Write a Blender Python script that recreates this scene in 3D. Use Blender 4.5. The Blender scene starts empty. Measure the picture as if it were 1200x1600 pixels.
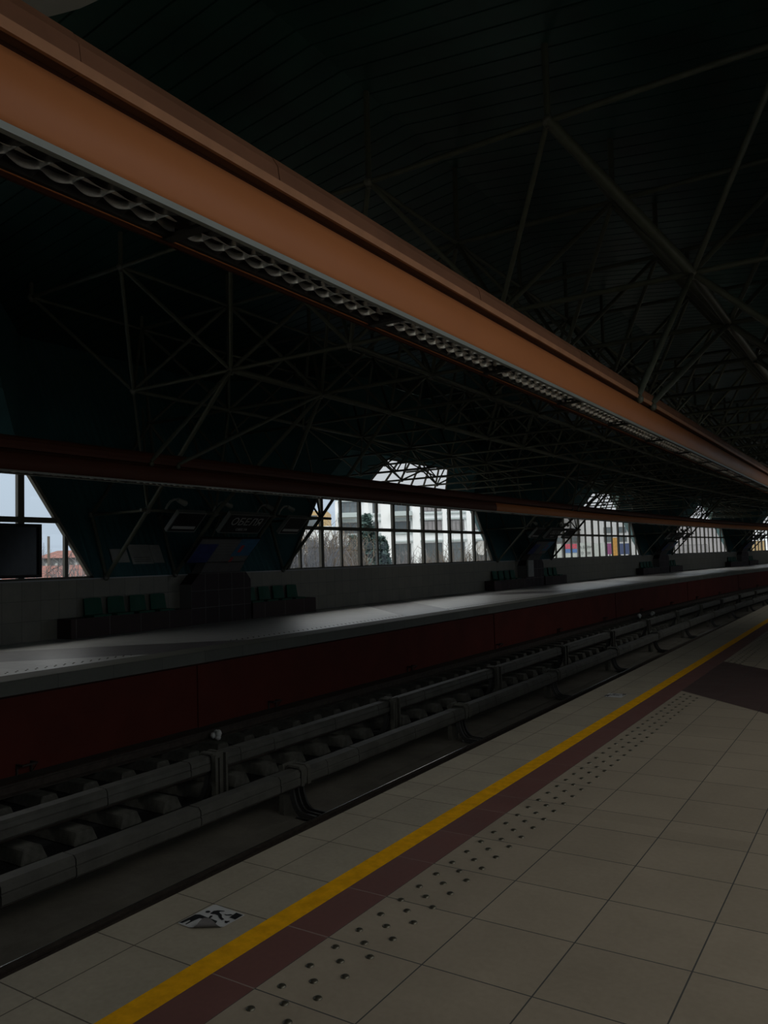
import bpy, bmesh, math, random
from mathutils import Vector, Matrix
random.seed(7)
SC = bpy.context.scene
COL = SC.collection
PI = math.pi

# ------------------------------------------------------------------ camera
F_PX, PITCH, ROLL, YAW = 1228.8, 0.0605, -0.0293, 0.5704
EYE = Vector((0, 0, 1.56))
fw = Vector((-math.sin(YAW) * math.cos(PITCH), math.cos(YAW) * math.cos(PITCH), math.sin(PITCH)))
rt = Vector((math.cos(YAW), math.sin(YAW), 0))
up = rt.cross(fw)
r2 = rt * math.cos(ROLL) + up * math.sin(ROLL)
u2 = -rt * math.sin(ROLL) + up * math.cos(ROLL)
cd = bpy.data.cameras.new('camera')
cd.sensor_fit = 'VERTICAL'
cd.sensor_height = 24.0
cd.lens = F_PX / 1600 * 24.0
cd.clip_end = 1000
cam = bpy.data.objects.new('camera', cd)
M = Matrix.Identity(4)
for i in range(3):
    M[i][0], M[i][1], M[i][2], M[i][3] = r2[i], u2[i], -fw[i], EYE[i]
cam.matrix_world = M
COL.objects.link(cam)
SC.camera = cam

# ------------------------------------------------------------------ world: overcast sky
SKY_STRENGTH = 1.0
w = bpy.data.worlds.new('overcast_sky')
SC.world = w
w.use_nodes = True
nt = w.node_tree
nt.nodes.clear()
o_ = nt.nodes.new('ShaderNodeOutputWorld')
b_ = nt.nodes.new('ShaderNodeBackground')
tc = nt.nodes.new('ShaderNodeTexCoord')
sp = nt.nodes.new('ShaderNodeSeparateXYZ')
rp = nt.nodes.new('ShaderNodeValToRGB')
rp.color_ramp.elements[0].position = 0.0
rp.color_ramp.elements[0].color = (0.50, 0.59, 0.70, 1)
rp.color_ramp.elements[1].position = 1.0
rp.color_ramp.elements[1].color = (3.3, 3.2, 3.0, 1)
e = rp.color_ramp.elements.new(0.12)
e.color = (0.57, 0.68, 0.80, 1)
e = rp.color_ramp.elements.new(0.35)
e.color = (1.45, 1.46, 1.46, 1)
nt.links.new(tc.outputs['Generated'], sp.inputs[0])
nt.links.new(sp.outputs['Z'], rp.inputs[0])
nt.links.new(rp.outputs[0], b_.inputs[0])
b_.inputs[1].default_value = SKY_STRENGTH
nt.links.new(b_.outputs[0], o_.inputs[0])
SC.view_settings.view_transform = 'Standard'
SC.view_settings.look = 'None'
SC.view_settings.exposure = 0.0
SC.view_settings.gamma = 1.0
SC.view_settings.use_curve_mapping = False
SC.cycles.use_denoising = True
SC.cycles.max_bounces = 6
SC.cycles.diffuse_bounces = 4
SC.cycles.transparent_max_bounces = 24
SC.cycles.caustics_reflective = False

# ------------------------------------------------------------------ materials
def mat(name, col, rough=0.6, metal=0.0, noise=0.0, nscale=4.0, bump=0.0, spec=0.5, bscale=None, col2=None):
    m = bpy.data.materials.new(name)
    m.use_nodes = True
    n = m.node_tree
    p = n.nodes['Principled BSDF']
    p.inputs['Base Color'].default_value = (*col, 1)
    p.inputs['Roughness'].default_value = rough
    p.inputs['Metallic'].default_value = metal
    p.inputs['Specular IOR Level'].default_value = spec
    if noise or bump or col2:
        t = n.nodes.new('ShaderNodeTexCoord')
        z = n.nodes.new('ShaderNodeTexNoise')
        z.inputs['Scale'].default_value = nscale
        z.inputs['Detail'].default_value = 6
        z.inputs['Roughness'].default_value = 0.6
        n.links.new(t.outputs['Object'], z.inputs['Vector'])
        if noise or col2:
            r = n.nodes.new('ShaderNodeValToRGB')
            r.color_ramp.elements[0].position = 0.3
            r.color_ramp.elements[1].position = 0.7
            c2 = col2 or tuple(min(1, c * (1 + noise)) for c in col)
            c1 = col if col2 else tuple(c * (1 - noise) for c in col)
            r.color_ramp.elements[0].color = (*c1, 1)
            r.color_ramp.elements[1].color = (*c2, 1)
            n.links.new(z.outputs['Fac'], r.inputs[0])
            n.links.new(r.outputs[0], p.inputs['Base Color'])
        if bump:
            z2 = z
            if bscale:
                z2 = n.nodes.new('ShaderNodeTexNoise')
                z2.inputs['Scale'].default_value = bscale
                n.links.new(t.outputs['Object'], z2.inputs['Vector'])
            b = n.nodes.new('ShaderNodeBump')
            b.inputs['Strength'].default_value = bump
            b.inputs['Distance'].default_value = 0.02
            n.links.new(z2.outputs['Fac'], b.inputs['Height'])
            n.links.new(b.outputs[0], p.inputs['Normal'])
    return m

def math_node(n, op, a, b=None, c=None):
    m = n.nodes.new('ShaderNodeMath')
    m.operation = op
    for i, v in enumerate((a, b, c)):
        if v is None:
            continue
        if isinstance(v, (int, float)):
            m.inputs[i].default_value = v
        else:
            n.links.new(v, m.inputs[i])
    return m.outputs[0]

def mixc(n, f, a, b):
    m = n.nodes.new('ShaderNodeMix')
    m.data_type = 'RGBA'
    if isinstance(f, (int, float)):
        m.inputs[0].default_value = f
    else:
        n.links.new(f, m.inputs[0])
    for i, v in ((6, a), (7, b)):
        if isinstance(v, tuple):
            m.inputs[i].default_value = (*v, 1)
        else:
            n.links.new(v, m.inputs[i])
    return m.outputs[2]

def tile_mat(name, base, joint, u='Y', v='X', u0=0.0, du=0.45, v0=0.0, dv=0.45, jw=0.006, rough=0.45, rough2=None,
             short=None, band=None, band_col=None, var=0.12, spec=0.5, stain=0.18, vjoint=True, coat=None):
    """Tiles on world axes (objects using it stand unrotated at the origin). short: (y, d) one narrower row.
    band: list of (lo, hi) of y+x that are laid in band_col tiles."""
    m = bpy.data.materials.new(name)
    m.use_nodes = True
    n = m.node_tree
    p = n.nodes['Principled BSDF']
    t = n.nodes.new('ShaderNodeTexCoord')
    s = n.nodes.new('ShaderNodeSeparateXYZ')
    n.links.new(t.outputs['Object'], s.inputs[0])
    U, V = s.outputs[u], s.outputs[v]
    if short:
        st = math_node(n, 'GREATER_THAN', U, short[0])
        U2 = math_node(n, 'SUBTRACT', U, math_node(n, 'MULTIPLY', st, short[1]))
    else:
        U2 = U
    cu = math_node(n, 'DIVIDE', math_node(n, 'SUBTRACT', U2, u0), du)
    cv = math_node(n, 'DIVIDE', math_node(n, 'SUBTRACT', V, v0), dv)
    def dist(c, d):
        f = math_node(n, 'FRACT', c)
        return math_node(n, 'MULTIPLY', math_node(n, 'SUBTRACT', 0.5, math_node(n, 'ABSOLUTE', math_node(n, 'SUBTRACT', f, 0.5))), d)
    ju = math_node(n, 'LESS_THAN', dist(cu, du), jw / 2)
    jv = math_node(n, 'LESS_THAN', dist(cv, dv), jw / 2)
    j = math_node(n, 'MAXIMUM', ju, jv) if vjoint else ju
    # a slightly different tone for each tile
    cb = n.nodes.new('ShaderNodeCombineXYZ')
    n.links.new(math_node(n, 'FLOOR', cu), cb.inputs[0])
    n.links.new(math_node(n, 'FLOOR', cv), cb.inputs[1])
    wn = n.nodes.new('ShaderNodeTexWhiteNoise')
    n.links.new(cb.outputs[0], wn.inputs['Vector'])
    z = n.nodes.new('ShaderNodeTexNoise')
    z.inputs['Scale'].default_value = 3.2
    z.inputs['Detail'].default_value = 8
    z.inputs['Roughness'].default_value = 0.65
    n.links.new(t.outputs['Object'], z.inputs['Vector'])
    z3 = n.nodes.new('ShaderNodeTexNoise')
    z3.inputs['Scale'].default_value = 38
    z3.inputs['Detail'].default_value = 4
    n.links.new(t.outputs['Object'], z3.inputs['Vector'])
    k = math_node(n, 'ADD', math_node(n, 'MULTIPLY', math_node(n, 'SUBTRACT', wn.outputs['Value'], 0.5), var),
                  math_node(n, 'ADD', math_node(n, 'MULTIPLY', math_node(n, 'SUBTRACT', z.outputs['Fac'], 0.5), 2.4 * stain),
                            math_node(n, 'MULTIPLY', math_node(n, 'SUBTRACT', z3.outputs['Fac'], 0.5), 1.2 * stain)))
    k = math_node(n, 'ADD', k, 1.0)
    colr = base
    if band:
        sm1 = math_node(n, 'ADD', s.outputs['X'], s.outputs['Y'])
        sm2 = math_node(n, 'SUBTRACT', s.outputs['Y'], s.outputs['X'])
        tot = None
        for lo, hi, sgn in band:
            sm = sm1 if sgn > 0 else sm2
            q = math_node(n, 'MULTIPLY', math_node(n, 'GREATER_THAN', sm, lo), math_node(n, 'LESS_THAN', sm, hi))
            tot = q if tot is None else math_node(n, 'MAXIMUM', tot, q)
        colr = mixc(n, tot, base, band_col)
    vm = n.nodes.new('ShaderNodeVectorMath')
    vm.operation = 'SCALE'
    if isinstance(colr, tuple):
        vm.inputs[0].default_value = colr
    else:
        n.links.new(colr, vm.inputs[0])
    n.links.new(k, vm.inputs['Scale'])
    c = mixc(n, j, vm.outputs[0], joint)
    n.links.new(c, p.inputs['Base Color'])
    p.inputs['Specular IOR Level'].default_value = spec
    if coat:
        p.inputs['Coat Weight'].default_value, p.inputs['Coat Roughness'].default_value = coat
    ro = math_node(n, 'ADD', rough, math_node(n, 'MULTIPLY', math_node(n, 'SUBTRACT', z.outputs['Fac'], 0.5), 0.35))
    n.links.new(math_node(n, 'MAXIMUM', ro, math_node(n, 'MULTIPLY', j, 0.8)), p.inputs['Roughness'])
    b = n.nodes.new('ShaderNodeBump')
    b.inputs['Strength'].default_value = 0.6
    b.inputs['Distance'].default_value = 0.004
    n.links.new(math_node(n, 'SUBTRACT', 1.0, j), b.inputs['Height'])
    n.links.new(b.outputs[0], p.inputs['Normal'])
    return m

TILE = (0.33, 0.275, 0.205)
TD = (0.08, 0.05, 0.045)
BANDS = [(7.2 + 22 * k, 9.85 + 22 * k, 1) for k in range(-1, 6)] + [(26.0 + 22 * k, 28.65 + 22 * k, -1) for k in range(0, 5)]
FAR_BANDS = [(7.2 + 22 * k, 9.85 + 22 * k, 1) for k in range(-1, 6)] + [(20.8 + 22 * k, 23.45 + 22 * k, -1) for k in range(0, 6)]
def in_band(x, y, bands):
    return any(lo < (y + x if s > 0 else y - x) < hi for lo, hi, s in bands)
m_floor = tile_mat('cream_floor_tiles', TILE, (0.07, 0.07, 0.065), u0=2.234, v0=-2.06, rough=0.55, short=(4.64, 0.315), band=BANDS, band_col=TD, spec=0.3)
m_edge = tile_mat('speckled_edge_slabs', (0.35, 0.305, 0.23), (0.10, 0.085, 0.065), u0=2.234, v0=-2.722, dv=5, rough=0.6, short=(4.64, 0.315), spec=0.3, stain=0.24, jw=0.006)
m_red = tile_mat('dark_red_tiles', (0.165, 0.075, 0.065), (0.26, 0.2, 0.17), u0=2.234, dv=9, v0=-7, rough=0.5, short=(4.64, 0.315), spec=0.3)
m_farfloor = tile_mat('far_floor_tiles', (0.50, 0.49, 0.47), (0.10, 0.10, 0.10), u0=0.2, v0=-11.2, rough=0.50, band=FAR_BANDS, band_col=(0.10, 0.085, 0.09), spec=1.0, coat=(1.0, 0.42))
m_lip = tile_mat('concrete_lip_tiles', (0.125, 0.122, 0.10), (0.06, 0.06, 0.055), u0=0.35, du=1.0, dv=50, v0=-30, rough=0.7, spec=0.3, var=0.25)
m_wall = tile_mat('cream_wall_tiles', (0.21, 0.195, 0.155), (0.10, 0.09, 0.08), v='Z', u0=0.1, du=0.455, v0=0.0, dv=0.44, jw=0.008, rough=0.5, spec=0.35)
m_pier = tile_mat('dark_plum_tiles', (0.035, 0.022, 0.024), (0.16, 0.15, 0.14), v='Z', u0=0.1, du=0.5, v0=-0.02, dv=0.45, jw=0.014, rough=0.5, var=0.35, spec=0.15)
m_bench = tile_mat('brown_bench_tiles', (0.05, 0.032, 0.03), (0.16, 0.15, 0.14), v='Z', u0=0.3, du=0.9, v0=-5, dv=20, jw=0.014, rough=0.5, var=0.3, spec=0.15)
m_yellow = mat('yellow_paint', (0.80, 0.39, 0.004), 0.75, noise=0.16, nscale=14, bump=0.2, spec=0.1)
m_redwall = mat('oxblood_painted_wall', (0.085, 0.016, 0.010), 0.75, noise=0.18, nscale=0.9, spec=0.15)
m_pit = mat('sooty_concrete', (0.135, 0.125, 0.105), 0.9, noise=0.25, nscale=1.6, bump=0.35, bscale=12, spec=0.15)
m_pit2 = mat('brown_grimy_ledge', (0.06, 0.054, 0.045), 0.9, noise=0.3, nscale=2.4, bump=0.3, spec=0.1)
m_trench = mat('black_ballast', (0.02, 0.02, 0.021), 0.95, noise=0.4, nscale=9, bump=0.8, spec=0.1)
m_block = mat('chipped_concrete_block', (0.10, 0.098, 0.085), 0.9, noise=0.35, nscale=7, bump=0.6, spec=0.15)
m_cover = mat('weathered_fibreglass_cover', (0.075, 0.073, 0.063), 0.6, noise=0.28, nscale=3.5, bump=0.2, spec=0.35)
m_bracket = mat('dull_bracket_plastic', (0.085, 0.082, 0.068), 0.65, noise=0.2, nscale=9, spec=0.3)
m_foot = mat('dark_bracket_steel', (0.03, 0.03, 0.028), 0.5, noise=0.2, nscale=9, spec=0.5)
m_rail = mat('polished_rail_steel', (0.62, 0.62, 0.63), 0.22, 1.0)
m_railside = mat('rusty_rail_side', (0.045, 0.036, 0.03), 0.85, noise=0.3, nscale=12, spec=0.2)
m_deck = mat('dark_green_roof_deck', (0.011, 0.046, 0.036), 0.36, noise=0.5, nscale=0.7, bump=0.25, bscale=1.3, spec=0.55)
m_clad = mat('bottle_green_cladding', (0.032, 0.105, 0.11), 0.5, noise=0.2, nscale=0.8, spec=0.35)
m_tube = mat('grey_green_tube_paint', (0.088, 0.096, 0.070), 0.5, noise=0.2, nscale=5, spec=0.4)
m_joint = mat('steel_node', (0.13, 0.13, 0.11), 0.45, noise=0.2, nscale=20, spec=0.5)
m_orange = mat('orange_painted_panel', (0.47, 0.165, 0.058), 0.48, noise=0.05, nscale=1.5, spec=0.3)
m_orange2 = mat('shaded_orange_cover', (0.19, 0.082, 0.043), 0.7, noise=0.14, nscale=2.5, spec=0.25)  # orange darkened in the colour to imitate shade on the up-facing cover
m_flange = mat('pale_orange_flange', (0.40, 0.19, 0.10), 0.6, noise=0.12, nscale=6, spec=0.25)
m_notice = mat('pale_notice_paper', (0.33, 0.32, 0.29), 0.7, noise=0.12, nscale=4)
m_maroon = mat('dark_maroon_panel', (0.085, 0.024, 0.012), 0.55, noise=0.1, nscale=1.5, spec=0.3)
m_inner = mat('dark_inner_slot', (0.05, 0.018, 0.01), 0.8, spec=0.1)
m_grey = mat('grey_trim_metal', (0.27, 0.29, 0.27), 0.4, noise=0.05, spec=0.5)
m_alu = mat('bright_louvre_metal', (0.92, 0.92, 0.92), 0.26, 1.0)
m_tray = mat('black_tray', (0.02, 0.02, 0.02), 0.5)
m_tubew = mat('unlit_fluorescent_tube', (0.5, 0.5, 0.5), 0.3)
m_mull = mat('brown_grey_mullion', (0.105, 0.098, 0.078), 0.55, noise=0.12, spec=0.35)
m_sill = mat('light_sill', (0.34, 0.34, 0.33), 0.4, spec=0.4)
m_green = mat('green_seat_plastic', (0.003, 0.075, 0.042), 0.5, noise=0.1, spec=0.25)
m_stud = mat('dark_metal_stud', (0.10, 0.09, 0.065), 0.38, 0.6, noise=0.2, nscale=30)
m_black = mat('matt_black', (0.012, 0.012, 0.013), 0.6, spec=0.3)
m_white = mat('dirty_white', (0.5, 0.5, 0.49), 0.6, noise=0.12, nscale=5)
m_sheet = mat('pale_grey_sheet', (0.42, 0.42, 0.39), 0.7, noise=0.08, nscale=2)
m_pale = mat('pale_grey_plaque', (0.15, 0.145, 0.135), 0.7, noise=0.12, nscale=4)
m_signside = mat('sign_case_grey', (0.20, 0.21, 0.20), 0.5)
m_display = mat('dark_display_glass_pane', (0.015, 0.017, 0.02), 0.16, noise=0.6, nscale=2.5, spec=0.2)
m_navy = mat('navy_panel', (0.03, 0.045, 0.16), 0.5, noise=0.3, nscale=5)
m_teal = mat('teal_blue_panel', (0.03, 0.14, 0.26), 0.5, noise=0.3, nscale=5)
m_crim = mat('crimson_print', (0.45, 0.04, 0.05), 0.5)
m_letter = mat('pale_sign_letter', (0.42, 0.42, 0.41), 0.5)
m_concrete = mat('plain_grey_concrete', (0.12, 0.11, 0.105), 0.85, noise=0.2, nscale=3)

def glass_mat(name, tint=(0.95, 0.97, 0.97), refl=0.06, rough=0.02):
    m = bpy.data.materials.new(name)
    m.use_nodes = True
    n = m.node_tree
    n.nodes.clear()
    o = n.nodes.new('ShaderNodeOutputMaterial')
    t = n.nodes.new('ShaderNodeBsdfTransparent')
    t.inputs[0].default_value = (*tint, 1)
    g = n.nodes.new('ShaderNodeBsdfGlossy')
    g.inputs['Roughness'].default_value = rough
    mx = n.nodes.new('ShaderNodeMixShader')
    mx.inputs[0].default_value = refl
    n.links.new(t.outputs[0], mx.inputs[1])
    n.links.new(g.outputs[0], mx.inputs[2])
    n.links.new(mx.outputs[0], o.inputs[0])
    return m
m_glass = glass_mat('window_glass')
m_darkglass = glass_mat('dark_display_glass', (0.10, 0.11, 0.13), 0.12, 0.03)
m_skyglass = glass_mat('skylight_glass', (1.0, 0.90, 0.80), 0.04, 0.1)

# ------------------------------------------------------------------ mesh helpers
def ystops(y0, y1):
    if y1 - y0 < 6:
        return [y0, y1]
    ys = [y0] + [y for y in range(22, 140, 3) if y0 + 0.5 < y < y1 - 0.5] + [y1]
    return ys

class MB:
    def __init__(s):
        s.v = []
        s.f = []
        s.m = []
        s.sm = []
    def add(s, vs, fs, mi=0, smooth=False):
        k = len(s.v)
        s.v += [tuple(v) for v in vs]
        for f in fs:
            s.f.append([i + k for i in f])
            s.m.append(mi)
            s.sm.append(smooth)
    def box(s, x0, x1, y0, y1, z0, z1, mi=0):
        if y1 - y0 > 20:
            return s.prism([(x0, z0), (x1, z0), (x1, z1), (x0, z1)], y0, y1, mi)
        s.add([(x0, y0, z0), (x1, y0, z0), (x1, y1, z0), (x0, y1, z0), (x0, y0, z1), (x1, y0, z1), (x1, y1, z1), (x0, y1, z1)],
              [(0, 3, 2, 1), (4, 5, 6, 7), (0, 1, 5, 4), (1, 2, 6, 5), (2, 3, 7, 6), (3, 0, 4, 7)], mi)
    def bbox(s, x0, x1, y0, y1, z0, z1, b=0.01, mi=0):
        """box with bevelled edges"""
        bm = bmesh.new()
        bmesh.ops.create_cube(bm, size=1)
        for v in bm.verts:
            v.co = Vector(((x0 + x1) / 2 + v.co.x * (x1 - x0), (y0 + y1) / 2 + v.co.y * (y1 - y0), (z0 + z1) / 2 + v.co.z * (z1 - z0)))
        bmesh.ops.bevel(bm, geom=bm.edges[:], offset=b, segments=2, affect='EDGES')
        s.from_bm(bm, mi)
    def from_bm(s, bm, mi=0, smooth=False):
        bm.verts.index_update()
        s.add([v.co[:] for v in bm.verts], [[v.index for v in f.verts] for f in bm.faces], mi, smooth)
        bm.free()
    def tube(s, a, b, r, n=6, mi=0, r1=None, caps=True):
        a, b = Vector(a), Vector(b)
        d = (b - a)
        if d.length < 1e-5:
            return
        d.normalize()
        x = d.orthogonal().normalized()
        y = d.cross(x)
        r1 = r if r1 is None else r1
        vs = []
        for p, rr in ((a, r), (b, r1)):
            for i in range(n):
                t = 2 * PI * i / n
                vs.append(p + (x * math.cos(t) + y * math.sin(t)) * rr)
        fs = [(i, (i + 1) % n, n + (i + 1) % n, n + i) for i in range(n)]
        s.add(vs, fs, mi, n > 4)
        if caps and n > 3:
            s.add(vs[:n], [tuple(range(n))[::-1]], mi)
            s.add(vs[n:], [tuple(range(n))], mi)
    def ball(s, c, r, mi=0, seg=8, rings=5):
        bm = bmesh.new()
        bmesh.ops.create_uvsphere(bm, u_segments=seg, v_segments=rings, radius=r, matrix=Matrix.Translation(c))
        s.from_bm(bm, mi, True)
    def prism(s, pts, y0, y1, mi=0, smooth=False, caps=True, mf=None):
        """closed profile of (x, z) pushed along Y; long runs are divided so that they can follow the curve of the station"""
        n = len(pts)
        ys = ystops(y0, y1)
        for ya, yb in zip(ys[:-1], ys[1:]):
            k = len(s.f)
            s.add([(p[0], ya, p[1]) for p in pts] + [(p[0], yb, p[1]) for p in pts],
                  [(i, (i + 1) % n, n + (i + 1) % n, n + i) for i in range(n)], mi, smooth)
            if mf:
                for i in mf:
                    s.m[k + i] = mf[i]
        vs = [(p[0], y0, p[1]) for p in pts] + [(p[0], y1, p[1]) for p in pts]
        if caps:
            s.add(vs[:n], [tuple(range(n))[::-1]], mi)
            s.add(vs[n:], [tuple(range(n))], mi)
    def strip(s, pts, y0, y1, mi=0, smooth=False):
        n = len(pts)
        vs = [(p[0], y0, p[1]) for p in pts] + [(p[0], y1, p[1]) for p in pts]
        s.add(vs, [(i, i + 1, n + i + 1, n + i) for i in range(n - 1)], mi, smooth)
    def build(s, name, mats, parent=None):
        me = bpy.data.meshes.new(name)
        me.from_pydata(s.v, [], s.f)
        if not isinstance(mats, (list, tuple)):
            mats = [mats]
        for m in mats:
            me.materials.append(m)
        me.polygons.foreach_set('material_index', s.m)
        me.polygons.foreach_set('use_smooth', s.sm)
        me.update()
        o = bpy.data.objects.new(name, me)
        COL.objects.link(o)
        if parent:
            o.parent = parent
        return o

def tag(o, label=None, cat=None, group=None, kind=None):
    if label:
        o['label'] = label
    if cat:
        o['category'] = cat
    if group:
        o['group'] = group
    if kind:
        o['kind'] = kind
    return o

def struct(o):
    o['kind'] = 'structure'
    return o

def empty(name, loc, label, cat, group=None):
    o = bpy.data.objects.new(name, None)
    COL.objects.link(o)
    o.location = loc
    o.empty_display_size = 0.2
    tag(o, label, cat, group)
    return o

def copy_tree(o, parent=None):
    c = o.copy()
    COL.objects.link(c)
    if parent:
        c.parent = parent
    for ch in o.children:
        copy_tree(ch, c)
    return c

def slab(name, x0, x1, y0, y1, z0, z1, m):
    b = MB()
    b.box(x0, x1, y0, y1, z0, z1)
    return struct(b.build(name, m))

ORD = ['nearest', 'second', 'third', 'fourth', 'fifth', 'sixth', 'seventh', 'eighth', 'ninth', 'tenth']
Y0, Y1 = -18.0, 128.0
XC = -6.78                   # the middle of the hall
PERIOD = 22.0                # one bay of the hall
EDGE_N, EDGE_F = -2.957, -10.6
WALL_F, WALL_N = -15.85, 2.29

# ------------------------------------------------------------------ floors and pit
slab('floor', -2.06, WALL_N + 0.3, Y0, Y1, -0.3, 0.0, m_floor)
slab('trim_1', EDGE_N, -2.393, Y0, Y1, -0.22, 0.0, m_edge)          # light slabs at the near edge
slab('trim_2', -2.275, -2.06, Y0, Y1, -0.22, 0.0, m_red)            # dark red course
slab('trim_3', -2.393, -2.275, Y0, Y1, -0.22, 0.0, m_yellow)        # the painted yellow line
slab('trim_4', EDGE_N + 0.25, -2.06, Y0, Y1, -1.6, -0.2, m_pit)       # wall under the near edge
slab('trim_5', WALL_F - 0.2, -11.2, Y0, Y1, -0.3, 0.0, m_farfloor)    # far platform paving
b = MB()
b.prism([(EDGE_F, -0.21), (EDGE_F, -0.012), (EDGE_F - 0.012, 0.0), (-11.2, 0.0), (-11.2, -0.21)], Y0, 30.2)
b.prism([(EDGE_F, -0.30), (EDGE_F, -0.012), (EDGE_F - 0.012, 0.0), (-11.2, 0.0), (-11.2, -0.30)], 30.2, Y1)
struct(b.build('trim_6', m_lip))
b = MB()
b.box(-10.85, -10.47, Y0, Y1, -1.6, -0.215)
for y in range(-2, 10):
    b.box(-10.47, -10.445, 10.02 + 12.4 * y, 10.30 + 12.4 * y, -1.3, -0.215)
struct(b.build('wall_pit', m_redwall))
slab('trim_7', -10.47, -10.1, Y0, Y1, -1.6, -1.30, m_pit2)            # ledge along the red wall
slab('trim_8', -10.1, -6.75, Y0, Y1, -1.6, -1.45, m_trench)           # far track bed
b = MB()
b.prism([(-6.75, -1.6), (-6.75, -1.40), (-6.02, -1.40), (-5.99, -1.415), (-5.62, -1.44), (-5.60, -1.6)], Y0, Y1)
b.prism([(-5.60, -1.6), (-5.60, -1.45), (-2.8, -1.45), (-2.8, -1.6)], Y0, Y1)
struct(b.build('trim_9', m_pit))

# tactile studs set in the first course of tiles
ts = empty('tactile_studs', (0, 0, 0), 'dark domed studs in three staggered rows along the cream tiles beside the yellow line', 'tactile paving')
def stud_geo(b, x, y):
    prof = [(0.0165, 0.0), (0.016, 0.003), (0.012, 0.0065), (0.006, 0.0082)]
    n = 12
    vs = []
    for r, z in prof:
        for i in range(n):
            t = 2 * PI * i / n
            vs.append((x + r * math.cos(t), y + r * math.sin(t), z))
    fs = []
    for k in range(len(prof) - 1):
        for i in range(n):
            fs.append((k * n + i, k * n + (i + 1) % n, (k + 1) * n + (i + 1) % n, (k + 1) * n + i))
    fs.append(tuple((len(prof) - 1) * n + i for i in range(n)))
    b.add(vs, fs, 0, True)
studs = []
for k in range(-8, 160):
    for c in range(3):
        x = -1.981 + 0.083 * c
        y = 2.631 + 0.168 * k - 0.083 * c
        if in_band(x, y, BANDS) or y < 0.9:
            continue
        studs.append((x, y))
studs.sort(key=lambda p: p[1])
for i, (x, y) in enumerate(studs[:100]):
    b = MB()
    stud_geo(b, 0, 0)
    o = b.build('stud', m_stud, ts)
    o.location = (x, y, 0)
b = MB()
for x, y in studs[100:]:
    stud_geo(b, x, y)
tag(b.build('stud', m_stud, ts), kind='stuff')
tf = empty('tactile_studs', (0, 0, 0), 'row of small dark studs running along the edge of the far platform', 'tactile paving')
fst = [(-11.42 - 0.09 * c, 5.0 + 0.168 * k - 0.083 * c) for k in range(0, 380) for c in range(2)]
fst = [p for p in fst if not in_band(p[0], p[1], FAR_BANDS)]
b = MB()
for i, (x, y) in enumerate(fst):
    if i < 100:
        bb = MB()
        stud_geo(bb, 0, 0)
        o = bb.build('stud', m_stud, tf)
        o.location = (x, y, 0)
    else:
        stud_geo(b, x, y)
tag(b.build('stud', m_stud, tf), kind='stuff')

# ------------------------------------------------------------------ rails
RP = [(-0.07, 0), (0.07, 0), (0.07, 0.012), (0.012, 0.03), (0.009, 0.115), (0.034, 0.125), (0.036, 0.145), (0.028, 0.150), (-0.019, 0.152),
      (-0.028, 0.152), (-0.036, 0.145), (-0.034, 0.125), (-0.009, 0.115), (-0.012, 0.03), (-0.07, 0.012)]
def running_rail(x, z, label):
    b = MB()
    b.prism([(x + p[0], z + p[1]) for p in RP], Y0, Y1, mf={8: 1})
    o = b.build('running_rail', [m_railside, m_rail])
    tag(o, label, 'rail')
running_rail(-5.27, -1.30, 'polished running rail nearest the cream platform edge')
running_rail(-3.75, -1.30, 'running rail tucked under the cream platform edge')
running_rail(-8.10, -1.302, 'running rail on concrete blocks behind the farther pale cover')
running_rail(-9.62, -1.302, 'dark running rail closest to the dark red pit wall')
# near-track slab under its rails
slab('trim_10', -5.42, -5.12, Y0, Y1, -1.45, -1.30, m_pit)
slab('trim_11', -3.9, -3.6, Y0, Y1, -1.45, -1.30, m_pit)

# sleepers of the far track: one concrete block under each rail, joined by a bar
def block_mesh(b, x0, x1, h=0.148):
    wb, wt = 0.155, 0.10
    vs = [(x0, -wb, 0), (x1, -wb, 0), (x1, wb, 0), (x0, wb, 0), (x0 + 0.03, -wt, h), (x1 - 0.03, -wt, h), (x1 - 0.03, wt, h), (x0 + 0.03, wt, h)]
    bm = bmesh.new()
    bv = [bm.verts.new(v) for v in vs]
    for f in [(0, 3, 2, 1), (4, 5, 6, 7), (0, 1, 5, 4), (1, 2, 6, 5), (2, 3, 7, 6), (3, 0, 4, 7)]:
        bm.faces.new([bv[i] for i in f])
    bmesh.ops.bevel(bm, geom=bm.edges[:], offset=0.012, segments=1, affect='EDGES')
    b.from_bm(bm)
sl0 = empty('sleeper', (0, 0, -1.45), 'twin-block concrete sleeper of the far track in the dark bed between the rails', 'sleeper', 'sleepers of the far track')
b = MB(); block_mesh(b, -8.55, -7.60); b.build('concrete_block', m_block, sl0)
b = MB(); block_mesh(b, -10.05, -9.15); b.build('concrete_block', m_block, sl0)
b = MB(); b.box(-9.2, -8.5, -0.03, 0.03, 0.02, 0.06); b.build('tie_bar', m_foot, sl0)
sl0.location = (0, 3.75, -1.45)
for k in range(1, 160):
    s_ = copy_tree(sl0)
    s_.location = (0, 3.75 + 0.62 * k, -1.45)

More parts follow.
